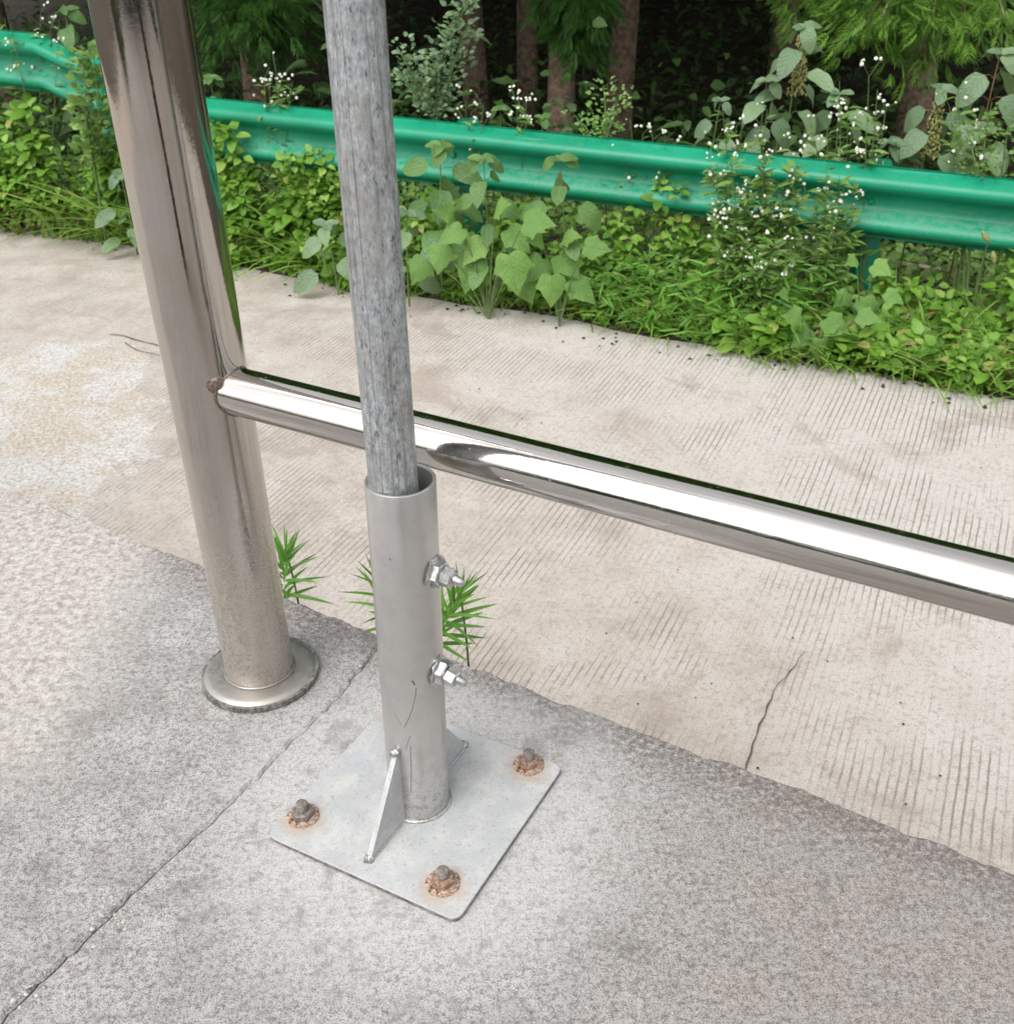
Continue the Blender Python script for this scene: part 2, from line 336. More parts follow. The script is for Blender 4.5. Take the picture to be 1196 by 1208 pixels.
def mat_rail():
    t = NT('polished rail'); r1 = t.coord((1, 1, 1), math.atan2(.497, .867)); mp = t.n('Mapping'); t.l(r1, mp.inputs[0]); mp.inputs['Scale'].default_value = (1.2, 230, 230)
    st = t.noise(1, 4, .7, mp.outputs[0]); mp2 = t.n('Mapping'); t.l(r1, mp2.inputs[0]); mp2.inputs['Scale'].default_value = (5, 60, 60); sm = t.noise(1, 5, .7, mp2.outputs[0])
    bl = t.noise(18, 5, .7); sp = t.noise(260, 3, .7)
    col = t.mix(t.math('MULTIPLY', t.ss(st, .52, .66), .35), (.60, .57, .54), (.30, .27, .24))
    d = t.math('MULTIPLY', t.ss(sp, .60, .70), t.ss(bl, .45, .6)); dm = t.math('MULTIPLY', d, .35)
    col = t.mix(dm, col, (.40, .34, .29))
    r_ = t.math('ADD', .05, t.math('ADD', t.math('MULTIPLY', t.ss(sm, .42, .7), .10), t.math('MULTIPLY', dm, .6)))
    n = t.bump(st, .12, .0004); n = t.bump(bl, .05, .004, n)
    return t.done(t.bsdf(col, r_, t.math('SUBTRACT', 1, dm), n))
M = {}
M['post'] = mat_stainless('stainless post', .42); M['rail'] = mat_rail()
M['flange'] = mat_stainless('stainless flange', .03, (.42, .41, .385), (20, 20, 20), .30)
M['weld'] = mat_simple('heat tinted weld', (.34, .27, .23), (.13, .09, .07), 300, .42, .8, .8, .001)
M['galv'] = mat_galv(); M['silver'] = mat_silver(); M['plate'] = mat_silver('silver painted plate', True)
M['zinc'] = mat_simple('zinc plating', (.62, .62, .62), (.34, .33, .32), 160, .28, .85, .4, .0006)
M['rust'] = mat_rust('rust', .2); M['nutrust'] = mat_simple('rusty nut', (.14, .075, .05), (.40, .27, .20), 260, .8, .1, .6, .0008)
M['stud'] = mat_simple('weathered stud', (.11, .095, .085), (.30, .26, .23), 300, .7, .3, .4, .0006)
M['scratch'] = mat_simple('bare scratch', (.07, .06, .06), (.14, .13, .12), 200, .7)
M['road'] = mat_road(); M['platform'] = mat_platform(); M['mortar'] = mat_platform('rough mortar', True)
M['standin'] = mat_simple('dark timber', (.035, .028, .03), (.06, .045, .045), 20, .8)  # for the unseen column added to darken the steel reflection
M['crack'] = mat_simple('crack dirt', (.05, .04, .03), (.13, .10, .08), 60, .9)
M['soil'] = mat_simple('forest soil', (.035, .026, .018), (.07, .055, .035), 9, .95, bump=.8, bd=.02)
M['bark'] = mat_simple('bark', (.34, .23, .165), (.13, .09, .065), 22, .9, bump=.9, bd=.01)
M['stem'] = mat_simple('green stem', (.13, .19, .06), (.08, .13, .04), 30, .6)
M['redstem'] = mat_simple('reddish stem', (.15, .07, .045), (.20, .11, .05), 30, .6)
M['dry'] = mat_simple('dry leaf litter', (.20, .11, .05), (.30, .20, .10), 30, .8)
def mat_green():
    t = NT('green guardrail paint'); x, y, z = t.xyz(); a = t.noise(3, 4, .6); b = t.noise(60, 4, .7)
    geo = t.n('NewGeometry'); sn = t.n('SeparateXYZ'); t.l(geo.outputs['Normal'], sn.inputs[0])
    col = t.mix(t.ss(a, .35, .7), (.001, .25, .135), (.001, .20, .105))
    up = t.ss(sn.outputs[2], .15, .6)                                  # dust settles on faces that look up
    lowz = t.n('Attribute', attribute_name='dust').outputs['Fac']
    st = t.noise(1, 4, .7, t.coord((9, 9, 90)))
    f = t.math('MULTIPLY', lowz, t.math('MULTIPLY', t.ss(t.noise(30, 5, .8), .35, .62), .42))
    col = t.mix(f, col, (.16, .30, .21)); col = t.mix(t.math('MULTIPLY', t.ss(b, .60, .7), .3), col, (.20, .22, .16))
    scr = t.noise(1, 4, .75, t.coord((2.2, 2.2, 120))); col = t.mix(t.math('MULTIPLY', t.ss(scr, .62, .70), .35), col, (.30, .42, .36)); ch = t.noise(26, 5, .8); col = t.mix(t.math('MULTIPLY', t.ss(ch, .66, .70), .6), col, (.16, .19, .13)); r = t.math('ADD', .30, t.math('ADD', t.math('MULTIPLY', f, .5), t.math('MULTIPLY', t.noise(9, 4, .7), .12)))
    return t.done(t.bsdf(col, r, 0, t.bump(a, .1, .01), .35))
M['green'] = mat_green()
M['cover'] = mat_leaf('ground cover leaf', [(0, (.07, .17, .02)), (.35, (.13, .28, .03)), (.72, (.19, .38, .05)), (.95, (.32, .48, .10)), (1, (.36, .30, .09))], .42, .35)
M['grass'] = mat_leaf('grass blade', [(0, (.10, .20, .03)), (.5, (.18, .34, .05)), (.9, (.27, .43, .09)), (1, (.42, .40, .17))], .45, .35)
M['broad'] = mat_leaf('broad leaf', [(0, (.075, .17, .045)), (.5, (.11, .23, .06)), (1, (.16, .29, .08))], .40, .25, spec=.5, vein=.45)
M['grey'] = mat_leaf('grey green broad leaf', [(0, (.11, .19, .10)), (.5, (.15, .24, .13)), (1, (.20, .30, .15))], .42, .2, spec=.5, vein=.5)
M['lobed'] = mat_leaf('pale lobed leaf', [(0, (.13, .27, .06)), (.6, (.17, .33, .075)), (1, (.22, .38, .09))], .45, .3, vein=.45)
M['weed'] = mat_leaf('weed leaf', [(0, (.09, .18, .04)), (.6, (.15, .27, .06)), (1, (.22, .34, .09))], .5, .3)
M['spike'] = mat_leaf('bright narrow leaf', [(0, (.06, .17, .025)), (.6, (.11, .28, .035)), (1, (.18, .40, .05))], .4, .3)
M['conifer'] = mat_leaf('conifer spray', [(0, (.04, .10, .025)), (.5, (.06, .16, .03)), (1, (.10, .24, .04))], .5, .3, (.18, .32, .04))
M['conifer_pale'] = mat_leaf('pale conifer spray', [(0, (.08, .18, .025)), (.5, (.13, .28, .04)), (1, (.22, .38, .06))], .5, .35, (.25, .4, .05))
M['under'] = mat_leaf('dark undergrowth leaf', [(0, (.05, .10, .03)), (.6, (.08, .16, .045)), (1, (.13, .22, .06))], .45, .3, (.08, .14, .03))
M['petal'] = mat_simple('white petal', (.66, .66, .58), (.50, .53, .40), 80, .7, bump=.1)
M['seed'] = mat_simple('green brown seed heads', (.30, .31, .10), (.22, .19, .07), 160, .8, bump=1, bd=.004)

# ------------------------------------------------------------------ leaf templates (x across, y along, z up)
def leaf_t(wd=.5, st=5, fold=.12, droop=.25, tip=1.6, blunt=.35, wav=0.):
    V = []; Fc = []
    for i in range(st + 1):
        t = i / st; wv = wd * .5 * (math.sin(PI * min(1, t ** blunt * (1 - 0) if t < 1 else 1)) if False else (t ** blunt) * (1 - t) ** (1 / tip) * 1.75)
        z = -droop * t * t; V += [(0, t, z)]
        if 0 < i < st: V += [(-wv, t - .02, z + fold * wv * 2 + wav * math.sin(t * 14)), (wv, t - .02, z + fold * wv * 2 + wav * math.sin(t * 11 + 2))]
    # indices: station 0 -> 0 ; station k -> 1+3(k-1)..
    for i in range(st):
        a = 0 if i == 0 else 1 + 3 * (i - 1); b = 1 + 3 * i if i < st - 1 else 1 + 3 * (st - 1)
        if i == 0: Fc += [(a, b, b + 1), (a, b + 2, b)]
        elif i == st - 1: Fc += [(a, b, a + 1), (a, a + 2, b)]
        else: Fc += [(a, b, b + 1, a + 1), (a, a + 2, b + 2, b)]
    return V, Fc
T_SMALL = leaf_t(.7, 3, .2, .15)
T_OVATE = leaf_t(.72, 6, .10, .22, 1.6, .45)
T_NARROW = leaf_t(.16, 4, .25, .35, 1.3, .5)
T_LANCE = leaf_t(.28, 3, .2, .3)
def blade_t(n=5, bend=.75, wd=.035):
    V = []; Fc = []
    for i in range(n + 1):
        t = i / n; a = bend * t * 1.5; y = math.sin(a) / 1.5 / bend * 1.0; z = 0
        x = wd * .5 * (1 - t ** 2.2) + .0015
        V += [(-x, t, -bend * t ** 2.4), (x, t, -bend * t ** 2.4)]
    for i in range(n): Fc.append((2 * i, 2 * i + 1, 2 * i + 3, 2 * i + 2))
    return V, Fc
T_BLADE = blade_t()
def lobed_t(w_=.0, curl=.35):
    prof = [(0, .02), (.10, -.05), (.22, -.09), (.34, -.04), (.42, .08), (.45, .20), (.50, .30), (.56, .40), (.46, .45), (.38, .50), (.33, .60), (.28, .70), (.19, .82), (.09, .96), (0, 1.1)]
    zf = lambda x, y: -.22 * y * y + .16 * abs(x) - curl * x * x + .03 * math.sin(9 * y + 4 * x) + w_ * x * y
    ring = [(x, y) for x, y in prof] + [(-x * (1 + w_), y) for x, y in prof[-2:0:-1]]
    V = [(0, .34, zf(0, .34))] + [(x * .5, .34 + (y - .34) * .5, zf(x * .5, .34 + (y - .34) * .5)) for x, y in ring] + [(x, y, zf(x, y) - (.02 if i % 3 else -.02)) for i, (x, y) in enumerate(ring)]
    n = len(ring); Fc = [(0, 1 + i, 1 + (i + 1) % n) for i in range(n)] + [(1 + i, 1 + n + i, 1 + n + (i + 1) % n, 1 + (i + 1) % n) for i in range(n)]
    return V, Fc
T_LOBED = lobed_t()
def frond_t(n=9, wd=.42, leaf=.09):
    V = []; Fc = []
    for i in range(n):
        t = (i + .6) / n; L = wd * .5 * (math.sin(PI * (t * .85 + .12)) ** .7); z = -.28 * t * t
        for sgn in (-1, 1):
            b = len(V); y = t
            V += [(0, y - .02, z), (sgn * L * .55, y + leaf * .1, z - .01), (sgn * L, y + leaf * 1.5, z - .05), (sgn * L * .45, y + leaf * .75, z + .01)]
            Fc.append((b, b + 1, b + 2, b + 3) if sgn > 0 else (b, b + 3, b + 2, b + 1))
    b = len(V); V += [(-.006, 0, 0), (.006, 0, 0), (0, 1.05, -.3)]; Fc.append((b, b + 1, b + 2))
    return V, Fc
T_FROND = frond_t(5, .8, .34); T_FROND_BIG = frond_t(5, .6, .16)

# ================================================================== SETTING
# road sheet
def grid(x0, x1, y0, y1, nx, ny, fz):
    xs = np.linspace(x0, x1, nx + 1); ys = np.linspace(y0, y1, ny + 1)
    V = [(x, y, fz(x, y)) for y in ys for x in xs]
    Fc = [(j * (nx + 1) + i, j * (nx + 1) + i + 1, (j + 1) * (nx + 1) + i + 1, (j + 1) * (nx + 1) + i) for j in range(ny) for i in range(nx)]
    return V, Fc
V = []; Fc = []
xs = np.linspace(-9, 6, 151)
for x in xs:
    e = edge_y(x) + .05 * noise.noise(Vector((x * 2.3, 0, 0))) + .02 * noise.noise(Vector((x * 11, 3, 0)))
    for k, y in enumerate([-6, -2, 1, 2.5, e - .6, e - .1, e]): V.append((x, y, ROAD + .004 * noise.noise(Vector((x, y, 0)) * .8)))
    V.append((x, e + .01, ROAD - .12))
for i in range(150):
    for k in range(7): Fc.append((i * 8 + k, (i + 1) * 8 + k, (i + 1) * 8 + k + 1, i * 8 + k + 1))
road = tag(mesh_obj('road', V, Fc, M['road'], smooth=40), kind='structure')
# forest ground, a sheet to the horizon
def fz(x, y): return ground_z(x, y) if y > edge_y(x) - .3 else ROAD - .06
V, Fc = grid(-12, 12, 1, 26, 96, 100, fz)
tag(mesh_obj('forest_floor', V, Fc, M['soil'], smooth=180), kind='structure')
V, Fc = grid(-200, 200, -200, 200, 4, 4, lambda x, y: ROAD - 2.6)
tag(mesh_obj('ground', V, Fc, M['soil']), kind='structure')

# cracks and grooves of dirt in the road
def crack(pts, w0, w1, parent, z, name='crack', seg=.03):
    P = []
    for a, b in zip(pts, pts[1:]):
        a = Vector(a); b = Vector(b); n = max(2, int((b - a).length / seg)); P += [a.lerp(b, i / n) for i in range(n)]
    P.append(Vector(pts[-1])); V = []; Fc = []; m = len(P)
    for i, p in enumerate(P):
        d = (P[min(i + 1, m - 1)] - P[max(i - 1, 0)]).normalized(); s = Vector((-d.y, d.x, 0))
        p = p + s * random.uniform(-.007, .007) * (seg / .03); t = i / (m - 1)
        wv = (w0 + (w1 - w0) * t) * random.uniform(.4, 1.5)
        V += [p + s * wv * .5, p - s * wv * .5]
    V = [(v[0], v[1], z) for v in V]
    for i in range(m - 1): Fc.append((2 * i, 2 * i + 1, 2 * i + 3, 2 * i + 2))
    return mesh_obj(name, V, Fc, M['crack'], parent)
crack([onz(878, 925, ROAD), onz(884, 880, ROAD), onz(900, 845, ROAD), onz(925, 800, ROAD), onz(948, 772, ROAD)], .006, .002, road, ROAD + .006)
crack([onz(131, 394, ROAD), onz(160, 401, ROAD), onz(195, 412, ROAD), onz(240, 420, ROAD)], .008, .004, road, ROAD + .006, seg=.06)
crack([onz(148, 405, ROAD), onz(175, 418, ROAD), onz(200, 425, ROAD)], .005, .003, road, ROAD + .006, seg=.06)

# platform: two cast slabs meeting at a joint, outer edge broken and worn
PE = [Vector(p) for p in [(-.54, 1.46, 0), (-.43, 1.395, 0), (-.344, 1.336, 0), (-.189, 1.238, 0), (.0, 1.125, 0), (.185, 1.008, 0), (.36, .905, 0), (.535, .79, 0), (1.2, .39, 0), (2.4, -.33, 0)]]
JT = [Vector(p) for p in [(-1.10, -.45, 0), (-.62, .43, 0), (-.492, .653, 0), (-.40, .81, 0), (-.34, .905, 0), (-.27, 1.03, 0), (-.227, 1.105, 0), (-.175, 1.229, 0)]]
def dens(pts, step, amp, seed, freq=30):
    out = []
    for a, b in zip(pts, pts[1:]):
        n = max(1, int((b - a).length / step)); d = (b - a).normalized(); s = Vector((-d.y, d.x, 0))
        for i in range(n):
            p = a.lerp(b, i / n); q = noise.noise(Vector((p.x, p.y, seed)) * freq) + .5 * noise.noise(Vector((p.x, p.y, seed)) * freq * 3.1)
            out.append(p + s * amp * q)
    out.append(pts[-1].copy()); return out
def slab(outline, thick, mat, parent, name, chamf=.004):
    """prism from an outline (counter-clockwise), with a worn chamfer"""
    n = len(outline); V = []; Fc = []
    ins = []
    for i, p in enumerate(outline):
        d = (outline[(i + 1) % n] - outline[i - 1]); d = d.normalized() if d.length > 1e-6 else Vector((1, 0, 0)); s = Vector((-d.y, d.x, 0))
        ins.append(p + s * chamf * random.uniform(.6, 1.4))
    for p in ins: V.append((p.x, p.y, 0))
    for p in outline: V.append((p.x, p.y, -chamf * .9))
    for p in outline: V.append((p.x, p.y, -thick))
    Fc.append(tuple(range(n)))
    for k in (0, 1):
        for i in range(n):
            j = (i + 1) % n; Fc.append((k * n + i, (k + 1) * n + i, (k + 1) * n + j, k * n + j))
    return mesh_obj(name, V, Fc, mat, parent)
plat = tag(bpy.data.objects.new('platform', None), kind='structure'); COL.objects.link(plat)
jt = dens(JT, .007, .0035, 1.7, 60)
pe_left = [PE[0], PE[1], PE[2], PE[3]]; jend = JT[-1]
gapw = lambda p: .0008 + .0016 * max(0, min(1, (1.0 - p.y) / .35))
# right slab: joint upward then along the edge to the right, back round behind the camera
e_r = dens([jend] + PE[4:], .008, .006, 4.2, 26)
jr = [p + Vector((gapw(p) * .5, 0, 0)) for p in jt]
sr = jr[:-1] + e_r + [Vector((2.4, -4, 0)), Vector((-1.1, -4, 0))]
sr = sr[::-1]
slab(sr, 1.02, M['platform'], plat, 'slab')
e_l = dens([PE[0], PE[1], PE[2], PE[3], jend], .008, .006, 9.1, 26)
jl = [p - Vector((gapw(p) * .5, 0, 0)) for p in jt]
sl_ = e_l[:-1] + jl[::-1] + [Vector((-1.1, -4, 0)), Vector((-3, -4, 0)), Vector((-3, .6, 0))] + dens([Vector((-3, 2.98, 0)), Vector((-.92, 1.70, 0)), Vector((-.70, 1.565, 0)), Vector((-.545, 1.463, 0))], .012, .007, 2.2, 20)
sl_ = sl_[::-1]
slab(sl_, 1.02, M['platform'], plat, 'slab')
mesh_obj('joint_fill', [(p.x + s * .012, p.y, -.006) for p in jt for s in (-1, 1)], [(2 * i, 2 * i + 1, 2 * i + 3, 2 * i + 2) for i in range(len(jt) - 1)], M['crack'], plat)
# chips and crumbs along the joint and on the platform
def pebble(c, r):
    V = []
    for k in range(6):
        a = k * PI / 3; V.append((c.x + math.cos(a) * r * random.uniform(.7, 1.2), c.y + math.sin(a) * r * random.uniform(.7, 1.2), c.z))
    V.append((c.x + random.uniform(-.3, .3) * r, c.y, c.z + r * random.uniform(.5, .9)))
    return V, [(k, (k + 1) % 6, 6) for k in range(6)]
M['crumb'] = mat_simple('mortar crumbs', (.52, .50, .47), (.36, .34, .32), 120, .9, bump=.8)
b = MB()
for i in range(50):
    p = random.choice(jt[100:] if i % 3 else jt[90:150]); p = p + Vector((random.gauss(.006, .010), random.gauss(0, .01), .0005))
    b.add(*pebble(p, random.uniform(.001, .0035)))
for cx, cy in [(onz(133, 1065, 0).x, onz(133, 1065, 0).y), (onz(150, 1085, 0).x, onz(150, 1085, 0).y), (onz(40, 1170, 0).x, onz(40, 1170, 0).y)]:
    for i in range(12): b.add(*pebble(Vector((random.gauss(cx, .010), random.gauss(cy, .008), .0005)), random.uniform(.0010, .0026)))
tag(b.build('mortar_crumbs', M['crumb']), 'pale mortar crumbs strewn along the platform joint', 'crumbs', kind='stuff')
b = MB()
for i in range(45):
    p = onz(random.uniform(560, 1190), random.uniform(420, 1000), ROAD); b.add(*pebble(p + Vector((0, 0, .003)), random.uniform(.0015, .0045)))
for i in range(120):
    x = random.uniform(-2.4, 2.0); b.add(*pebble(Vector((x, edge_y(x) - abs(random.gauss(0, .12)), ROAD + .003)), random.uniform(.003, .012)))
tag(b.build('road_grit', M['soil']), 'loose grit and dirt specks on the pale road', 'grit', kind='stuff')

# ================================================================== STEEL RAILING
PC = Vector((-.338, 1.150, 0)); PR = .0445
RA = Vector((-.338, 1.1545, .428)); RB = Vector((.41, .726, .419)); RRAD = .0270
RA = CAM + (RA - CAM) * .982; RB = CAM + (RB - CAM) * .996
rd = (RB - RA).normalized(); R_END = RA + rd * 2.0
railing = empty('steel_railing', PC, 'polished stainless steel post with welded horizontal rail on platform', 'railing')
def post(cx, lean, nm):
    b = MB(); n = 64; m = 40; V = []; Fc = []
    for i in range(m + 1):
        z = .012 + (1.35 - .012) * i / m; f = z
        for k in range(n):
            a = 2 * PI * k / n; V.append((cx.x + lean.x * f + PR * (1 + .05 * f) * math.cos(a), cx.y + lean.y * f + PR * (1 + .05 * f) * math.sin(a), z))
    for i in range(m):
        for k in range(n): Fc.append((i * n + k, i * n + (k + 1) % n, (i + 1) * n + (k + 1) % n, (i + 1) * n + k))
    b.add(V, Fc); return b.build(nm, M['post'], railing, 180)
p0 = post(PC, Vector((.007, -.030, 0)), 'post')
PC2 = PC + Vector((rd.x, rd.y, 0)).normalized() * 2.0
post(PC2, Vector((0, 0, 0)), 'post')
def flange(c):
    prof = [(PR + .0005, .013), (PR + .004, .0135), (.066, .0135), (.0705, .0120), (.0750, .0085), (.0765, .0065), (.0768, .0005), (.070, .0005)]
    b = MB(); b.lathe(c, (0, 0, 1), prof[::-1], 96); f = b.build('flange', M['flange'], railing, 25)
    b = MB(); ring = [c + Vector(((PR + .0012) * math.cos(a), (PR + .0012) * math.sin(a), .0145)) for a in np.linspace(0, 2 * PI, 73)]
    b.tube(ring, .0016, 8, False, .15); b.build('weld_seam', M['flange'], railing, 180)
flange(PC); flange(PC2)
M['flange_rim'] = mat_simple('dirty flange rim', (.045, .042, .038), (.26, .25, .23), 150, .8, .1, .8, .001, det=6)
b = MB(); b.lathe(PC, (0, 0, 1), [(.0766, .0004), (.0780, .0006), (.0780, .0088), (.0762, .0092)], 96); b.build('flange_rim', M['flange_rim'], railing, 40)
# rail: hollow tube between the posts
b = MB(); b.tube([RA.lerp(R_END, i / 30) for i in range(31)], RRAD, 64); b.build('rail', M['rail'], railing, 60)
# weld bead where rail meets post
V = []; side = rd.cross(Vector((0, 0, 1))).normalized(); upv = side.cross(rd).normalized()
z0 = .43; pcx = PC + Vector((.007, -.030, 0)) * z0; PRZ = PR * (1 + .05 * z0); ring = []
for a in np.linspace(0, 2 * PI, 61):
    o = RA + side * RRAD * math.cos(a) + upv * RRAD * math.sin(a); lo, hi = 0., .3
    for _ in range(30):
        m_ = (lo + hi) / 2; p = o + rd * m_
        if math.hypot(p.x - pcx.x, p.y - pcx.y) < PRZ * 1.004: lo = m_
        else: hi = m_
    ring.append(o + rd * lo)
b = MB(); b.tube(ring, .0018, 8, False, .3); b.build('weld_seam', M['weld'], railing, 180)
kp = onz(253, 452, .43); d = ray(256, 452); t_ = None
lo, hi = .5, 1.4                                             # march to the post surface
for i in range(600):
    p = CAM + d * (.6 + i * .002)
    if math.hypot(p.x - pcx.x, p.y - pcx.y) < PRZ * 1.006: kp = p; break
V = []; Fc = []; bb = MB(); nrm = Vector((kp.x - pcx.x, kp.y - pcx.y, 0)).normalized()
prof = [(.0125, -.001), (.0118, .0012), (.0095, .0014), (.0080, .0026), (.0060, .0040), (.0030, .0048), (0.0001, .0050)]
bb.lathe(kp, nrm, prof, 24); bb.V = [tuple(Vector(v) + Vector((1, 1, 1)) * .0007 * noise.noise(Vector(v) * 300)) for v in bb.V]
bb.build('weld_blob', M['weld'], railing, 180)

# ================================================================== POLE BRACKET: plate, sleeve, gussets, bolts
PL = Vector((-.1098, .909, 0)); GN = Vector((.497, .867, 0)).normalized(); GS = Vector((.867, -.497, 0)).normalized()
br = empty('pole_bracket', PL, 'silver painted steel sleeve on square bolted base plate', 'bracket')
ang = .27547 + PI / 4; ca, sa = math.cos(ang), math.sin(ang); h = .125; rc = .012; ol = []
for sx, sy, a0 in ((1, 1, 0), (-1, 1, PI / 2), (-1, -1, PI), (1, -1, 1.5 * PI)):
    for k in range(7):
        a = a0 + k * PI / 12; X = sx * (h - rc) + rc * math.cos(a); Y = sy * (h - rc) + rc * math.sin(a); ol.append((X, Y))
def rot(X, Y, z): return (PL.x + ca * X - sa * Y, PL.y + sa * X + ca * Y, z)
n = len(ol); V = [rot(X * .994, Y * .994, .0075) for X, Y in ol] + [rot(X, Y, .0065) for X, Y in ol] + [rot(X, Y, .0018) for X, Y in ol] + [rot(X * .99, Y * .99, .001) for X, Y in ol]
Fc = [tuple(range(n))] + [tuple(range(4 * n - 1, 3 * n - 1, -1))]
for k in range(3):
    for i in range(n): Fc.append((k * n + i, (k + 1) * n + i, (k + 1) * n + (i + 1) % n, k * n + (i + 1) % n))
pl_ = mesh_obj('base_plate', V, Fc, M['plate'], br, 30)
M['plate_edge'] = mat_simple('grimy plate edge', (.10, .085, .075), (.30, .27, .25), 90, .8, .1, .5, .0008)
pl_.data.materials.append(M['plate_edge'])
for p_ in pl_.data.polygons:
    if abs(p_.normal.z) < .3: p_.material_index = 1
TOPZ = .4355; LEAN = Vector((.0085, .0005, 0))
def sl_c(z): return PL + LEAN * (z / TOPZ) + Vector((0, 0, z))
ax = (sl_c(TOPZ) - sl_c(0)).normalized(); SR, SI = .0345, .0305
b = MB(); b.lathe(sl_c(.006), ax, [(SI, .36), (SI, .4265), (SI + .0006, .4280), (SR - .0006, .4285), (SR, .4275), (SR, .30), (SR, .2), (SR, .1), (SR, 0)], 80); b.build('sleeve', M['silver'], br, 35)
# remaining inner wall, deeper in
b = MB(); ring = [sl_c(.0085) + Vector(((SR + .001) * math.cos(a), (SR + .001) * math.sin(a), 0)) for a in np.linspace(0, 2 * PI, 61)]
b.tube(ring, .0022, 8, False, .25); b.build('weld_seam', M['silver'], br, 180)
def gusset(sgn, foot, top):
    t = .0030; r0 = SR - .003; b = MB(); P = [(r0, .0074), (foot, .0074), (foot, .0115), (r0 + .004, top), (r0, top)]
    V = []
    for s in (-1, 1):
        for rr, z in P: V.append(PL + GN * sgn * rr + GS * s * t + Vector((0, 0, z)))
    n = 5; Fc = [tuple(range(n)), tuple(range(2 * n - 1, n - 1, -1))] + [(i, i + n, (i + 1) % n + n, (i + 1) % n) for i in range(n)]
    b.add(V, Fc); b.build('gusset', M['plate'], br)
    b = MB(); ln = [PL + GN * sgn * (r0 + i / 20 * (foot - r0)) + GS * (t + .0008) * s + Vector((0, 0, .0082)) for s in (1,) for i in range(21)]
    b.tube(ln, .0014, 7, True, .3); b.build('weld_seam', M['silver'], br, 180)
    for rr, z in ((foot, .010), (r0 + .004, top)):
        bb = MB(); c = PL + GN * sgn * rr + Vector((0, 0, z)); bb.lathe(c, (0, 0, 1), [(.0001, -.004), (.0055, -.0025), (.0062, 0), (.0045, .0022), (.0001, .0034)], 16)
        bb.V = [tuple(Vector(v) + Vector((noise.noise(Vector(v) * 400), noise.noise(Vector(v) * 400 + Vector((9, 0, 0))), noise.noise(Vector(v) * 330))) * .0028) for v in bb.V]
        bb.build('weld_blob', M['zinc'], br, 180)
gusset(-1, .100, .112); gusset(1, .100, .108)
def anchor(x, y, tilt, rmat):
    r = bpy.data.objects.new('anchor_bolt', None); COL.objects.link(r); r.parent = br; r.location = (x - PL.x, y - PL.y, .0075)
    r.empty_display_size = .01
    c = Vector((x, y, .0075)); axv = Vector((tilt[0], tilt[1], 1)).normalized()
    b = MB(); b.lathe(c, (0, 0, 1), [(.0185, 0), (.0188, .0012), (.0178, .0022), (.009, .0026)], 32)
    b.V = [tuple(Vector(v) + Vector((noise.noise(Vector(v) * 200), noise.noise(Vector(v) * 200 + Vector((5, 0, 0))), 0)) * .0012) for v in b.V]
    b.build('washer', M['rust'], r, 40)
    b = MB(); b.lathe(c + Vector((0, 0, .002)), axv, [(.0128, 0), (.0132, .001), (.0132, .0072), (.0112, .0090), (.006, .0091)], 6, phase=random.uniform(0, 1)); b.build('nut', M['nutrust'] if rmat is M['rust'] else rmat, r)
    prof = []; z = .004
    while z < .0205: prof += [(.0068, z), (.0060, z + .0008)]; z += .0016
    prof += [(.0058, .0212), (.0001, .0214)]
    b = MB(); b.lathe(c, axv, prof, 20); b.build('stud', M['stud'], r, 60)
anchor(-.2415, .8875, (.02, .03), M['stud']); anchor(.0185, .9605, (.03, .05), M['rust']); anchor(-.078, .788, (.05, .02), M['rust']); anchor(-.146, 1.060, (0, 0), M['rust'])
def thru(z, spin, tipv):
    r = bpy.data.objects.new('clamp_bolt', None); COL.objects.link(r); r.parent = br; c = sl_c(z) + GS * (SR - .001); r.location = c - PL; r.empty_display_size = .01
    d = (GS + Vector((0, 0, -.06))).normalized()
    b = MB(); b.lathe(c, d, [(.0165, 0), (.0172, .0012), (.0150, .0030), (.010, .0034)], 20)
    b.V = [tuple(Vector(v) + Vector((noise.noise(Vector(v) * 160), 0, noise.noise(Vector(v) * 160 + Vector((5, 0, 0))))) * .0055) for v in b.V]
    b.build('washer', M['zinc'], r, 50)
    b = MB(); b.lathe(c + d * .002, d, [(.0135, 0), (.0142, .001), (.0142, .0085), (.0125, .0100), (.008, .0101)], 6, phase=spin); b.build('nut', M['zinc'], r)
    b = MB(); b.lathe(c + d * .011, (d + Vector((0, 0, tipv))).normalized(), [(.0098, 0), (.0105, .001), (.0102, .011), (.0085, .0128), (.005, .013)], 7, phase=spin + .4); b.build('bolt_head', M['zinc'], r)
    b = MB(); b.lathe(c + d * .022, (d + Vector((0, 0, tipv * 1.5))).normalized(), [(.0048, 0), (.0046, .010), (.0020, .0135), (.0001, .0140)], 10, phase=spin); b.build('bolt_tip', M['zinc'], r, 40)
thru(.338, .3, -.10); thru(.212, .9, -.22)
# scratches on the sleeve
def scratch(pts, rad):
    b = MB(); P = []
    for px, py in pts:
        d = ray(px, py)
        for i in range(1500):
            p = CAM + d * (.9 + i * .0005); c = sl_c(max(0, p.z))
            if math.hypot(p.x - c.x, p.y - c.y) < SR + .0001: P.append(p); break
    if len(P) > 1: b.tube(P, rad, 5); b.build('scratch', M['scratch'], br)
scratch([(486, 803), (488, 806), (489, 808)], .0009); scratch([(491, 812), (490, 822), (486, 838), (482, 848), (477, 858)], .0005)
scratch([(466, 843), (470, 850), (474, 856)], .0003); scratch([(484, 868), (481, 876), (479, 884)], .0004); scratch([(484, 880), (485, 905), (485, 935)], .0004); scratch([(459, 658), (461, 661)], .0006)

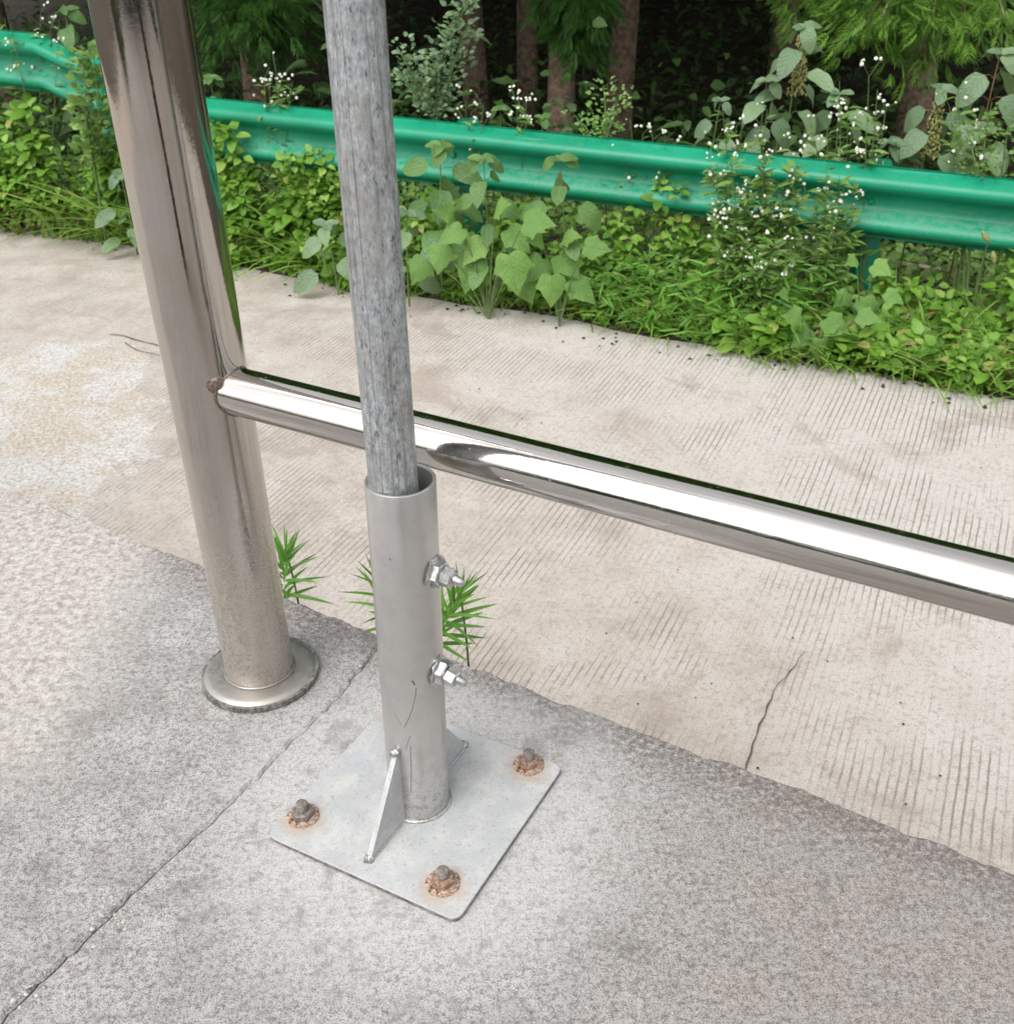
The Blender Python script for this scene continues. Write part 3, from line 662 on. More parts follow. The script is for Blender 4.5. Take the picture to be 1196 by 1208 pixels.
# ================================================================== GALVANISED PIPE held in the sleeve
pc = PL + Vector((.0015, -.003, 0)); pipe_root = empty('galvanised_pipe', pc + Vector((0, 0, .30)), 'tall weathered grey galvanised pipe standing inside the silver sleeve', 'pipe')
b = MB(); b.lathe(pc + Vector((0, 0, .30)), (Vector((.003, .0, .85))).normalized(), [(.020, 0)] + [(.0236, z * .1) for z in range(0, 16)] + [(.0200, 1.5), (.0200, 1.3)], 72); b.build('pipe_wall', M['galv'], pipe_root, 40)
b = MB(); s_ = Vector((-.35, -.94, 0)).normalized() * .0236
b.tube([pc + s_ + Vector((.003 * z / .85, 0, .32 + z)) for z in np.linspace(0, 1.4, 30)], .0006, 6); b.build('weld_seam', M['galv'], pipe_root, 180)

# ================================================================== GUARDRAIL
gr = empty('green_guardrail', rail_xy(0.) + Vector((0, 0, ROAD)), 'long green painted W-beam guardrail along the far road edge', 'guardrail')
WP = [(0, .004), (.008, .000), (.022, .022), (.036, .062), (.050, .078), (.066, .083), (.084, .078), (.100, .055), (.120, .018), (.135, .006), (.175, .006), (.190, .018), (.210, .055), (.226, .078), (.244, .083), (.260, .078), (.274, .062), (.288, .022), (.302, .000), (.310, .004)]
def beam(x0, x1, fz_, out=0., label=None, n=30):
    V = []; Fc = []; m = len(WP)
    for s in (0, 1):
        for i in range(n + 1):
            x = x0 + (x1 - x0) * i / n; c = rail_xy(x); zt = fz_(x)
            for hh, o in WP:
                p = c - RN * (o - .083 + out - s * .004); V.append((p.x, p.y, zt - hh))
    N1 = (n + 1) * m
    for i in range(n):
        for k in range(m - 1):
            a = i * m + k; Fc.append((a, a + 1, a + m + 1, a + m)); Fc.append((a + N1, a + m + N1, a + m + 1 + N1, a + 1 + N1))
    for i in range(n):
        a = i * m; Fc.append((a, a + m, a + m + N1, a + N1)); a = i * m + m - 1; Fc.append((a, a + N1, a + m + N1, a + m))
    for i in (0, n):
        for k in range(m - 1): a = i * m + k; Fc.append((a, a + N1, a + 1 + N1, a + 1))
    o = mesh_obj('beam', V, Fc, M['green'], gr, 40)
    at = o.data.attributes.new('dust', 'FLOAT', 'POINT')
    hs_ = [WP[i % m][0] for i in range(len(V))]
    at.data.foreach_set('value', [1. if .175 < h_ < .24 else (.25 if .13 < h_ < .18 else .12) for h_ in hs_])
    if label: o['label'] = label
    return o
xj = on(540, 160).x
beam(xj - .02, 4.4, rail_top, 0); beam(on(112, 120).x, xj + .14, lambda x: rail_top(x) - .002, -.005)
def left_top(x):
    base = rail_top(x); t = max(0, min(1, (x + 2.55) / .33)); t = t * t * (3 - 2 * t); return base + .245 - .10 * t
beam(-6.5, on(112, 120).x + .10, left_top, -.012, 'left length of beam set higher, dropping at its end')
def gpost(x, zt):
    c = rail_xy(x) + RN * .20; b = MB(); b.lathe((c.x, c.y, ROAD - .3), (0, 0, 1), [(.058, 0), (.058, zt - .02 - ROAD + .3), (.050, zt - .01 - ROAD + .3), (.0001, zt - .008 - ROAD + .3)], 24); b.build('post', M['green'], gr, 40)
    # spacer bracket
    b = MB(); z1, z2 = zt - .20, zt - .11
    V = [rail_xy(x) + RN * a + RD * s * .045 + Vector((0, 0, z)) for a in (0.145, .084) for s in (-1, 1) for z in (z1, z2)]
    b.add([(v.x, v.y, v.z) for v in V], [(0, 1, 3, 2), (4, 6, 7, 5), (0, 4, 5, 1), (2, 3, 7, 6), (0, 2, 6, 4), (1, 5, 7, 3)]); b.build('spacer', M['green'], gr)
def bolt(x, z, out=.078):
    b = MB(); c = rail_xy(x) - RN * (out - .083 + .0) + Vector((0, 0, z)); b.lathe(c, -RN, [(.014, 0), (.014, .003), (.010, .008), (.0001, .010)], 14); b.build('bolt', M['green'], gr, 40)
xg = on(1005, 330, .20).x - .04
for x in (xg, xg + 2.0, xj - .05 + .02, -2.15, -4.2): gpost(x, rail_top(x))
for dx in (-.10, .04, .10):
    for hz in (.03, .155, .28): bolt(xj + .04 + dx, rail_top(xj) - hz, .012 if hz != .155 else .006)
bolt(xg, rail_top(xg) - .155, .006)
# wire mesh fence behind and below the beam, right
wf = empty('wire_mesh_fence', on(1150, 330, .9) * 1., 'rusty wire mesh panel with a pale top rail low behind the guardrail', 'fence')
b = MB(); A = on(1030, 306, .9); B = on(1330, 352, .9); zl = min(A.z, B.z)
for i in range(45):
    p = A.lerp(B, i / 44); b.tube([(p.x, p.y, p.z + .02), (p.x, p.y, ROAD - .2)], .0022, 5)
for k in range(6):
    b.tube([(A.x, A.y, A.z - .06 - k * .07), (B.x, B.y, B.z - .06 - k * .07)], .0022, 5)
b.build('mesh_panel', M['redstem'], wf)
b = MB(); b.tube([A, B], .013, 8); M['palebar'] = mat_simple('faded bar', (.42, .34, .30), (.30, .24, .2), 30, .8); b.build('top_rail', M['palebar'], wf, 60)

# ================================================================== VEGETATION
def unit(a): return a / (np.linalg.norm(a, axis=1)[:, None] + 1e-9)
def leaf_scatter(n, fpos, size, up=(0, 0, 1), spread=.8, tmpl=T_SMALL, droop=.15, out=(-.25, -.6, 0)):
    P = []; 
    while len(P) < n:
        p = fpos()
        if p is not None: P.append(p)
    P = np.array(P); az = rng.uniform(0, 2 * PI, n); d = np.stack([np.cos(az), np.sin(az), rng.normal(-droop, .35, n)], 1)
    nr = unit(np.array(up) + np.array(out) * .5 + rng.normal(0, spread * .5, (n, 3)))
    return cloud(tmpl[0], tmpl[1], P, d, nr, rng.uniform(size[0], size[1], n))
def mound(x, wv):
    """height of the low growth; wv 0 at road edge, 1 at the guardrail"""
    n1 = noise.noise(Vector((x * 1.9, wv * 2, 0))); n2 = noise.noise(Vector((x * 6, wv * 5, 3)))
    if x < -.75: h_ = .10 + .36 * min(1, max(0, wv * 1.35))
    elif x < .9: h_ = .07 + .22 * wv
    else: h_ = .10 + (.20 * wv if x > 2.1 or x < 1.25 else .06 * wv)
    if x < -.75: f = min(1, (-.75 - x) / .5); h_ = h_ * f + (.07 + .22 * wv) * (1 - f)
    return max(.02, h_ * (1 + .5 * n1 + .55 * n2))
def strip(x, wv):
    e = edge_y(x) + .03 + .14 * noise.noise(Vector((x * 2.1, 0, 5))) + .06 * noise.noise(Vector((x * 8, 0, 5))); g = 4.45 + (2.07 - x) * .42
    return e + (g - e) * wv
def f_cover(x0, x1, w0, w1, lo=.55):
    def f():
        x = random.uniform(x0, x1); wv = random.uniform(w0, w1) if random.random() < .8 else w0 + abs(random.gauss(0, .1))
        y = strip(x, wv) - .03; hh = mound(x, wv)
        # irregular gaps
        if noise.noise(Vector((x * 3.2, y * 3.2, 9))) < (-.12 if -.8 < x < 1.0 else -.30): return None
        return (x, y, ROAD + hh * random.uniform(lo, 1.05) if random.random() < .8 else ROAD + hh * random.uniform(.1, 1))
    return f
def rosettes(n, x0, x1, w0, w1, size, nl=(5, 9), tmpl=T_SMALL, hup=1.0, gapt=-.20, flat=.35):
    P = []; D = []; Nn = []; S = []; k = 0
    while k < n:
        x = random.uniform(x0, x1); wv = random.uniform(w0, w1) if random.random() < .85 else w0 + abs(random.gauss(0, .12)); y = strip(x, wv) - .02
        if noise.noise(Vector((x * 4.2, y * 4.2, 9))) < gapt: continue
        k += 1; z = ROAD + mound(x, wv) * hup * random.choice((random.uniform(.35, .9), random.uniform(.85, 1.35))); tilt = Vector((random.gauss(-.05, .3), random.gauss(-.4, .3), 1)).normalized()
        u = tilt.orthogonal().normalized(); v = tilt.cross(u); m = random.randint(*nl); sz = random.uniform(*size); a0 = random.uniform(0, 6)
        for q in range(m):
            a = a0 + q * 2.4; d = (u * math.cos(a) + v * math.sin(a)) + tilt * (flat - .5 * q / m); d.normalize(); c = Vector((x, y, z)) + d * sz * .2 - tilt * q * .006
            P.append(tuple(c)); D.append(tuple(d)); Nn.append(tuple(tilt + Vector((random.gauss(0, .2), random.gauss(0, .2), 0)))); S.append(sz * random.uniform(.7, 1.15))
    return cloud(tmpl[0], tmpl[1], P, D, Nn, S)
parts = [rosettes(1350, -4.2, -.55, -.06, 1.45, (.035, .065)), rosettes(380, -4.2, -.55, .1, 1.4, (.06, .095), (4, 7), T_OVATE), leaf_scatter(2200, f_cover(-4.2, -.55, -.02, 1.5, .2), (.03, .06)),
         rosettes(420, -.9, 1.2, 0, 1.3, (.03, .06), gapt=-.1), rosettes(120, -.9, 1.2, .1, 1.3, (.05, .09), (4, 7), T_OVATE, gapt=-.1), leaf_scatter(1200, f_cover(-.9, 1.2, .1, 1.4, .2), (.03, .05)),
         rosettes(520, .9, 3.0, -.04, 1.3, (.03, .06)), rosettes(230, .9, 3.0, 0, 1.2, (.05, .10), (4, 7), T_OVATE), leaf_scatter(900, f_cover(.9, 3.0, 0, 1.4, .2), (.03, .06))]
tag(cloud_obj('ground_cover', parts, M['cover']), 'bright green small-leaved ground cover spreading under the guardrail', 'ground cover', kind='stuff')
# fallen dry bits
parts = [leaf_scatter(2600, lambda: (lambda x: (x, strip(x, random.uniform(.0, 1.6)), ROAD + random.uniform(.0, .16)))(random.uniform(-3.5, 2.6)), (.03, .07), tmpl=T_LANCE)]
tag(cloud_obj('leaf_litter', parts, M['dry']), 'brown dead leaves lying beneath the green weeds', 'leaf litter', kind='stuff')
# grass
def grass(n, fx, size, spr=.45):
    P = np.array([fx() for _ in range(n)]); az = rng.uniform(0, 2 * PI, n); tl = rng.uniform(.5, 1.6, n)
    d = np.stack([np.cos(az) * spr, np.sin(az) * spr - .12, tl], 1); nr = np.stack([-np.cos(az), -np.sin(az), np.full(n, .25)], 1)
    s = rng.uniform(size[0], size[1], n); return cloud(T_BLADE[0], T_BLADE[1], P, d, -nr * -1, np.stack([s * rng.uniform(.8, 1.6, n), s, s], 1))
def gx(x0, x1, w0=-.05, w1=1.3):
    def f():
        x = random.uniform(x0, x1); wv = random.uniform(w0, w1); return (x, strip(x, wv) - .04, ROAD)
    return f
parts = [grass(900, gx(1.0, 3.2, .0, .7), (.12, .30), .6), grass(160, gx(1.5, 3.0, .6, 1.1), (.22, .38)), grass(420, gx(.2, 1.3, .05), (.12, .30)), grass(420, gx(-4, -.9, .3, 1.3), (.25, .6)), grass(420, gx(-.9, .3, 0, 1.2), (.10, .24)),
         grass(260, gx(-4, 2.8, -.07, .08), (.08, .2), 1.3)]
tag(cloud_obj('grass', parts, M['grass']), 'arching bright green grass blades at the road edge', 'grass', kind='stuff')
# narrow weeds leaves: feathery patch mid right
def fpatch(c, r, hh):
    def f():
        a = random.uniform(0, 2 * PI); q = r * math.sqrt(random.random()); return (c.x + math.cos(a) * q, c.y + math.sin(a) * q, ROAD + hh * random.uniform(.2, 1.1) * (1 - .5 * (q / r) ** 2))
    return f
parts = []
for px, py, r_, hh in [(790, 320, .22, .42), (830, 345, .2, .3), (880, 300, .25, .5), (740, 330, .18, .3), (940, 330, .2, .4)]:
    c = on(px, py, -.28); parts.append(leaf_scatter(210, fpatch(c, r_, hh), (.05, .10), tmpl=T_NARROW, droop=-.3, spread=1.2))
tag(cloud_obj('feathery_weeds', parts, M['spike']), 'feathery narrow-leaved weeds massed below the guardrail', 'weeds', kind='stuff')

# --- single broad-leaved plants
def tmesh(name, T, mat):
    me = bpy.data.meshes.new(name); me.from_pydata(T[0], [], T[1]); me.materials.append(mat); me.shade_smooth(); me.update(); return me
LM = {'broad': [tmesh('leaf', leaf_t(.66 + .1 * k, 8, .14, .15 + .2 * k, 1.6, .45, .022), M['broad']) for k in range(3)],
      'grey': [tmesh('leaf', leaf_t(.66 + .1 * k, 8, .14, .15 + .2 * k, 1.6, .45, .022), M['grey']) for k in range(3)],
      'lobed': [tmesh('leaf', lobed_t(w, c), M['lobed']) for w, c in ((0, .35), (.2, .6), (-.15, .1))], 'spike': [tmesh('leaf', leaf_t(.12, 6, .2, .1 + .3 * k, 1.2, .5), M['spike']) for k in range(3)],
      'small': [tmesh('leaf', leaf_t(.5, 3, .15, .1), M['broad'])]}
def leaf_child(root, kind, p, d, up, s, wide=1.):
    me = random.choice(LM[kind]); o = bpy.data.objects.new('leaf', me); COL.objects.link(o); o.parent = root
    d = Vector(d).normalized(); up = Vector(up); up = (up - d * up.dot(d)).normalized(); x = d.cross(up)
    q = Vector(p) - root.location
    o.matrix_local = Matrix(((x.x * s * wide, d.x * s, up.x * s, q.x), (x.y * s * wide, d.y * s, up.y * s, q.y), (x.z * s * wide, d.z * s, up.z * s, q.z), (0, 0, 0, 1)))
    return o
VIEW = Vector((-.1, -1, .45)).normalized()
def broad_plant(name, label, cat, top, kind, size, nodes, gap, lean=(0, 0), base_z=ROAD, stem='stem', group=None, pitchv=.3, top_cluster=4, face=.5, seed_head=False):
    top = Vector(top); base = Vector((top.x - lean[0], top.y - lean[1], base_z)); root = empty(name, base, label, cat, group)
    L = (top - base).length; mid = base.lerp(top, .5) + Vector((-lean[0] * .35, 0, 0)); P = [base.lerp(mid, t).lerp(mid.lerp(top, t), t) for t in np.linspace(0, 1, 10)]
    b = MB(); b.tube(P, [.0055 - .003 * i / 9 for i in range(10)], 7)
    az = random.uniform(0, PI)
    for k in range(nodes):
        t = 1 - (k * gap + .012) / L
        if t < .05: break
        c = base.lerp(mid, t).lerp(mid.lerp(top, t), t); az += PI / 2 + random.uniform(-.4, .4); s = size * (.62 + .38 * min(1, k / 1.5)) * random.uniform(.8, 1.12)
        for sg in (0, PI):
            a = az + sg + random.uniform(-.25, .25); out = Vector((math.cos(a), math.sin(a), random.uniform(.1, .5))).normalized(); pl = s * (.25 + .25 * min(1, k / 2)) * random.uniform(.8, 1.2)
            e = c + out * pl; b.tube([c, c.lerp(e, .5) + Vector((0, 0, .008)), e], .0016, 5)
            dr = Vector((math.cos(a), math.sin(a), -pitchv * random.uniform(.3, 2.2))); up = Vector((0, 0, 1)) * (1 - face) + VIEW * face + Vector((random.gauss(0, .18), random.gauss(0, .18), 0))
            leaf_child(root, kind, e, dr, up, s)
    for k in range(top_cluster):
        a = az + k * 2.4; leaf_child(root, kind, top, (math.cos(a), math.sin(a), .25), Vector((0, 0, 1)) * .5 + VIEW * .5, size * random.uniform(.35, .6))
    b.build('stem', M['stem' if stem == 'stem' else stem], root, 60)
    if seed_head:
        N = 260; t = rng.uniform(0, 1, N); a = rng.uniform(0, 2 * PI, N); rr = .045 * np.sqrt(rng.uniform(0, 1, N)) * (1 - .5 * t)
        Pn = np.stack([top.x + np.cos(a) * rr, top.y + np.sin(a) * rr, top.z - .03 - (1 - t) * .26], 1)
        mb = MB()
        for p in Pn: mb.add([(p[0] - .006, p[1], p[2]), (p[0], p[1] - .006, p[2] - .003), (p[0] + .006, p[1], p[2] + .002), (p[0], p[1], p[2] + .009), (p[0], p[1], p[2] - .009)], [(0, 1, 3), (1, 2, 3), (1, 0, 4), (2, 1, 4), (0, 3, 2, 4)])
        mb.build('seed_head', M['seed'], root)
    return root
G1 = 'broad-leaved plants growing up in front of the guardrail'; G2 = 'grey-green broad-leaved plants behind the guardrail'
for px, py, off, kind, size, nodes, gap, lean, label in [
    (520, 172, -.22, 'broad', .165, 5, .095, (.03, 0), 'tallest broad-leaved plant against the beam, just right of the galvanised pipe'),
    (570, 188, -.30, 'broad', .145, 6, .095, (-.02, 0), 'second broad-leaved plant from the galvanised pipe, round leaves over the beam'),
    (660, 188, -.28, 'broad', .155, 4, .11, (-.04, 0), 'broad-leaved plant over the beam farthest right of the pipe, five spread top leaves'),
    (480, 250, -.38, 'grey', .15, 5, .08, (.02, 0), 'low broad-leaved plant partly hidden by the galvanised pipe, below the beam'),
    (384, 265, -.35, 'grey', .15, 4, .08, (-.03, .02), 'drooping grey-green plant just left of the galvanised pipe at road edge'),
    (143, 205, -.15, 'grey', .15, 5, .09, (0, 0), 'round-leaved plant at left edge of the steel post, leaves near the road')]:
    broad_plant('broad_leaved_plant', label, 'plant', on(px, py, off), kind, size, nodes, gap, lean, group=G1, face=.85)
for px, py, off, size, nodes, label, sd_, lean in [
    (948, 32, .30, .13, 9, 'tallest grey-green plant behind the beam with hanging tan seed head', True, (.05, 0)),
    (905, 95, .20, .125, 6, 'grey-green plant immediately left of the tall seed-headed one behind the beam', False, (.03, 0)),
    (850, 118, .25, .11, 5, 'leftmost grey-green plant of the clump above the right half of beam', False, (.06, 0)),
    (990, 110, .22, .13, 5, 'grey-green plant just right of the tall seed-headed one, above the beam', False, (-.05, 0)),
    (1180, 62, .25, .14, 8, 'tall grey-green plant at far right above the beam', False, (.03, 0)),
    (1110, 105, .22, .13, 6, 'drooping grey-green plant with seed clusters left of the far right one', True, (.05, 0)),
    (1165, 150, .18, .12, 4, 'short grey-green plant touching the beam at far right', False, (0, 0)),
    (1050, 168, .15, .12, 3, 'short grey-green plant between the flowering weeds and the right clump', False, (0, 0)),
    (590, 128, .12, .10, 3, 'low round-leaved plant peeping over the beam before the tree trunks', False, (0, 0)),
    (640, 138, .12, .10, 3, 'low round-leaved plant over the beam beneath the middle trunk', False, (0, 0)),
    (248, 92, .15, .12, 3, 'pale round-leaved plant above the beam right beside the steel post', False, (0, 0)),
    (76, 12, .02, .13, 3, 'leafy plant at top left above the raised beam', False, (0, 0))]:
    broad_plant('broad_leaved_plant', label, 'plant', on(px, py, off + .16), 'grey' if px > 800 else 'broad', size * 1.15, nodes, .09, lean, group=G2, seed_head=sd_, face=.6, pitchv=.5, stem='redstem' if px == 1180 else 'stem')
# pale lobed plants: big leaves near the road edge
def lobed_plant(label, leaves, off, base):
    bp = on(*base, off); root = empty('lobed_leaf_plant', (bp.x, bp.y, ROAD), label, 'plant', 'pale lobed-leaf plants at the road edge'); b = MB()
    for px, py, s, dx, dz in leaves:
        p = on(px, py, off + random.uniform(-.08, .06)); d = Vector((dx, -.45, dz)); m_ = (p + root.location) / 2 + Vector((0, 0, .05))
        b.tube([root.location, m_, p], [.004, .003, .0018], 6)
        leaf_child(root, 'lobed', p, d, VIEW + Vector((random.gauss(0, .15), 0, random.uniform(.0, .4))), s, random.uniform(.85, 1.05))
    b.build('stem', M['stem'], root, 60)
lobed_plant('pale lobed-leaf plant at the road edge nearest the galvanised pipe', [(570, 285, .13, -.7, -.6), (600, 270, .13, .6, -.5), (560, 300, .17, -.35, -1), (600, 300, .17, .2, -1), (618, 262, .13, .9, .1), (545, 270, .12, -.9, -.3), (610, 320, .15, .4, -.9), (535, 255, .11, -.4, .3), (585, 248, .11, .2, .3), (500, 305, .12, -.5, -.8), (520, 290, .12, -.2, -.9)], -.42, (575, 345))
lobed_plant('pale lobed-leaf plant at the road edge, right neighbour of the first one', [(640, 305, .13, -.6, -.6), (660, 300, .13, .5, -.5), (650, 325, .13, 0, -1), (675, 330, .14, .7, -.6), (690, 290, .11, .9, 0), (640, 285, .11, -.3, .2), (665, 280, .10, .3, .2)], -.40, (660, 350))
lobed_plant('small bright lobed plant in the grass right of centre, by the road', [(955, 388, .10, -.6, -.4), (975, 375, .11, .4, -.2), (968, 400, .11, .1, -1), (945, 372, .09, -.7, .2), (1012, 372, .09, .6, 0), (930, 350, .08, -.4, .3)], -.45, (965, 400))
lobed_plant('small bright lobed plant beneath the guardrail post', [(1010, 305, .07, -.4, 0), (1030, 312, .08, .5, -.2), (1020, 350, .09, .1, -.8), (1045, 345, .08, .7, -.3), (1000, 345, .08, -.6, -.4)], -.30, (1020, 370))

# --- narrow-leaved weeds growing up past the platform edge
def spike_plant(label, tip, base_xy, n, L, lean):
    tip = Vector(tip); root = empty('narrow_leaved_weed', (base_xy[0], base_xy[1], ROAD), label, 'weed', 'narrow-leaved weeds rising past the platform edge')
    P = [root.location.lerp(tip, t) + Vector((math.sin(t * 3) * .02, 0, 0)) for t in np.linspace(0, 1, 14)]; P[-1] = tip
    b = MB(); b.tube(P, [.0035 - .002 * i / 13 for i in range(14)], 7); b.build('stem', M['stem'], root, 60)
    ax_ = (P[-1] - P[-3]).normalized() + Vector(lean); ax_.normalize()
    for k in range(n):
        t = k / n; a = k * 2.4; c = tip - ax_ * (t * .11); perp = Vector((math.cos(a), math.sin(a), 0)); perp = (perp - ax_ * perp.dot(ax_)).normalized()
        d = ax_ * (1.25 - 1.1 * t) + perp * (.35 + .75 * t); s = L * (.55 + .45 * min(1, t * 2)) * random.uniform(.8, 1.1)
        leaf_child(root, 'spike', c, d, ax_ * .6 + VIEW * .6, s)
def beyond(px, py, back):
    """point above the road just outside the platform edge"""
    nE = Vector((.527, .85, 0)).normalized(); c = nE.dot(Vector((.185, 1.008, 0))) + back; d = ray(px, py); return CAM + d * ((c - nE.dot(CAM)) / nE.dot(d))
for label, px, py, back, n, L, lean in [
    ('narrow-leaved weed showing right behind the steel post', 338, 650, .05, 34, .075, (.25, 0, 0)),
    ('narrow-leaved weed showing left of the silver sleeve', 440, 672, .06, 26, .055, (-.1, 0, 0)),
    ('narrow-leaved weed fanning out right of the silver sleeve by its bolts', 543, 700, .06, 46, .072, (.6, 0, .1))]:
    tip = beyond(px, py, back); spike_plant(label, tip, (tip.x - .03, tip.y + .03), n, L, lean)

# --- white-flowered weeds
def flower_weed(label, tops, off, base, leaves=40, fl=(.0055, .0095)):
    fl = (fl[0] * .85, fl[1] * .95)
    bp = on(*base, off); root = empty('white_flowered_weed', (bp.x, bp.y, ROAD), label, 'weed', 'white-flowered weeds around the guardrail'); b = MB(); LP = []; LD = []; FP = []
    for px, py in tops:
        p = on(px, py, off + random.uniform(-.08, .08)); m_ = root.location.lerp(p, .55) + Vector((random.uniform(-.04, .04), 0, .04)); P = [root.location.lerp(m_, t).lerp(m_.lerp(p, t), t) for t in np.linspace(0, 1, 8)]
        b.tube(P, [.0034, .003, .0027, .0024, .002, .0018, .0015, .0012], 5)
        for k in range(leaves):
            i = random.uniform(.25, .97); c = root.location.lerp(m_, i).lerp(m_.lerp(p, i), i); a = random.uniform(0, 2 * PI); LP.append(c); LD.append((math.cos(a), math.sin(a), random.uniform(.0, .9)))
        for k in range(random.randint(3, 5)):
            a = random.uniform(0, 2 * PI); s0 = P[-1 - random.randint(0, 2)]; e = s0 + Vector((math.cos(a) * .05, math.sin(a) * .04, random.uniform(.02, .075))) * random.uniform(.6, 1.1)
            b.tube([s0, e], .001, 4)
            for q in range(random.randint(1, 3)): FP.append(e + Vector((random.gauss(0, .011), random.gauss(0, .011), random.gauss(0, .007))))
    b.build('stem', M['stem'], root)
    n = len(LP); cloud_obj('foliage', [cloud(T_LANCE[0], T_LANCE[1], [tuple(v) for v in LP], LD, rng.normal(0, .3, (n, 3)) + np.array([0, -.4, 1]), rng.uniform(.035, .085, n))], M['weed'], root)['kind'] = 'stuff'
    mb = MB()
    for p in FP:
        r_ = random.uniform(*fl); nv = (VIEW + Vector((random.gauss(0, .5), random.gauss(0, .3), random.gauss(.3, .4)))).normalized(); mb.lathe(p, nv, [(r_ * .25, -r_ * .6), (r_, 0), (r_ * .55, r_ * .35), (.0001, r_ * .45)], 7)
    mb.build('flowers', M['petal'], root)['kind'] = 'stuff'
    return root
flower_weed('white-flowered weed in front of the beam left of the guardrail post', [(838, 195), (862, 185), (885, 205), (905, 178), (880, 230), (925, 215), (845, 250), (910, 240), (895, 265), (940, 190), (950, 225), (865, 265), (930, 255), (855, 225), (900, 195), (915, 270)], -.20, (890, 375), 85)
flower_weed('lowest white-flowered weed below the beam with few blooms', [(885, 300), (905, 308), (915, 285), (870, 275), (845, 290), (935, 300), (890, 320), (860, 315)], -.32, (890, 385), 90)
flower_weed('white-flowered weed leaning over the beam just left of the guardrail post, with red-brown stem', [(975, 195), (990, 205), (1010, 215), (960, 235), (1000, 250), (985, 260), (970, 290)], -.16, (975, 360), 60)
flower_weed('white-flowered weed behind the beam in the grey-green clump, left part', [(852, 125), (868, 150), (880, 165), (905, 130), (920, 150), (845, 165), (890, 178)], .10, (890, 300), 30)
flower_weed('white-flowered weed behind the beam right of the tall seed head', [(990, 95), (1000, 120), (975, 140), (1005, 145), (1040, 150), (1030, 165), (1012, 185), (955, 140)], .12, (1000, 300), 30)
flower_weed('tallest white-flowered sprig above the beam, alone against the dark wood', [(1025, 90), (1035, 105), (1045, 128)], .10, (1025, 300), 14)
flower_weed('white-flowered sprig above the beam before the left tree trunk', [(549, 118), (556, 132), (570, 125)], .10, (555, 260), 10, (.006, .009))
flower_weed('white-flowered sprig above the beam between left and middle trunks', [(608, 118), (620, 122), (614, 128)], .10, (612, 260), 8, (.006, .009))
flower_weed('row of white blooms above the beam right of the trunks', [(745, 160), (758, 158), (770, 165), (785, 163), (793, 172), (735, 165)], .10, (765, 280), 8, (.006, .009))
flower_weed('white-flowered weed above the beam between steel post and galvanised pipe', [(312, 92), (325, 82), (330, 100), (345, 95), (318, 105)], .10, (325, 230), 18, (.007, .01))
flower_weed('white-flowered weed at far left above the raised beam', [(5, 20), (12, 28), (48, 15), (60, 32), (70, 22)], .05, (40, 200), 14, (.007, .01))
flower_weed('white-flowered weed at far right edge among grey-green leaves', [(1130, 105), (1120, 125), (1150, 135), (1170, 120)], .12, (1140, 300), 26, (.006, .009))

# --- small-leaved shrubs
def shrub(label, stems, off, base, density, ls, mat='broad', yellow=False):
    bp = on(*base, off); root = empty('small_leaved_shrub', (bp.x, bp.y, ROAD - .1), label, 'shrub'); b = MB(); LP = []; LD = []
    for pts in stems:
        P = [on(x, y, off + random.uniform(-.03, .03)) for x, y in pts]; P = [root.location.lerp(P[0], .5)] + P if random.random() < 2 else P
        P = [root.location] + P[1:]; b.tube(P, [.008] + [.004] * (len(P) - 2) + [.002] if len(P) > 2 else [.006, .002], 6)
        for a, c in zip(P[1:], P[2:]):
            for k in range(int(density * (c - a).length)):
                t = random.random(); az = random.uniform(0, 2 * PI); q = a.lerp(c, t); o = Vector((math.cos(az), math.sin(az), random.uniform(0, .9))); ln = random.uniform(0, .08)
                LP.append(q + o * ln); LD.append(tuple(o))
    b.build('stem', M['stem'], root)
    n = len(LP); cloud_obj('foliage', [cloud(T_SMALL[0], T_SMALL[1], [tuple(v) for v in LP], LD, rng.normal(0, .4, (n, 3)) + np.array([0, -.6, .8]), rng.uniform(ls[0], ls[1], n))], M[mat], root)['kind'] = 'stuff'
shrub('small-leaved evergreen shrub behind the beam just right of the pipe', [[(515, 135), (500, 110), (480, 75), (468, 55)], [(515, 135), (515, 100), (525, 50), (545, 15), (558, -12)], [(515, 135), (520, 105), (505, 70)], [(515, 135), (500, 118), (488, 95), (470, 90)], [(518, 135), (540, 60), (550, 30)]], .15, (515, 300), 420, (.022, .042), 'grey')
shrub('young yellow-green sprig shrub above the beam between two trunks', [[(715, 165), (715, 140), (712, 100)], [(715, 165), (725, 130), (730, 112)], [(700, 165), (690, 148), (680, 140)], [(715, 165), (705, 150), (698, 150)]], .12, (715, 300), 260, (.016, .03), 'lobed')
shrub('fine-leaved shrub at far right above the beam', [[(1150, 215), (1160, 180), (1165, 140)], [(1180, 215), (1185, 180), (1190, 140)], [(1140, 215), (1150, 190), (1140, 150)]], .10, (1160, 300), 260, (.018, .03), 'weed')
shrub('leafy vine clump over the joint of the raised beam, left of the steel post', [[(100, 120), (112, 200), (106, 120), (98, 85), (96, 52)], [(100, 120), (118, 185), (116, 120), (110, 62)], [(98, 120), (104, 100), (90, 62)]], -.14, (112, 230), 130, (.035, .07), 'weed')
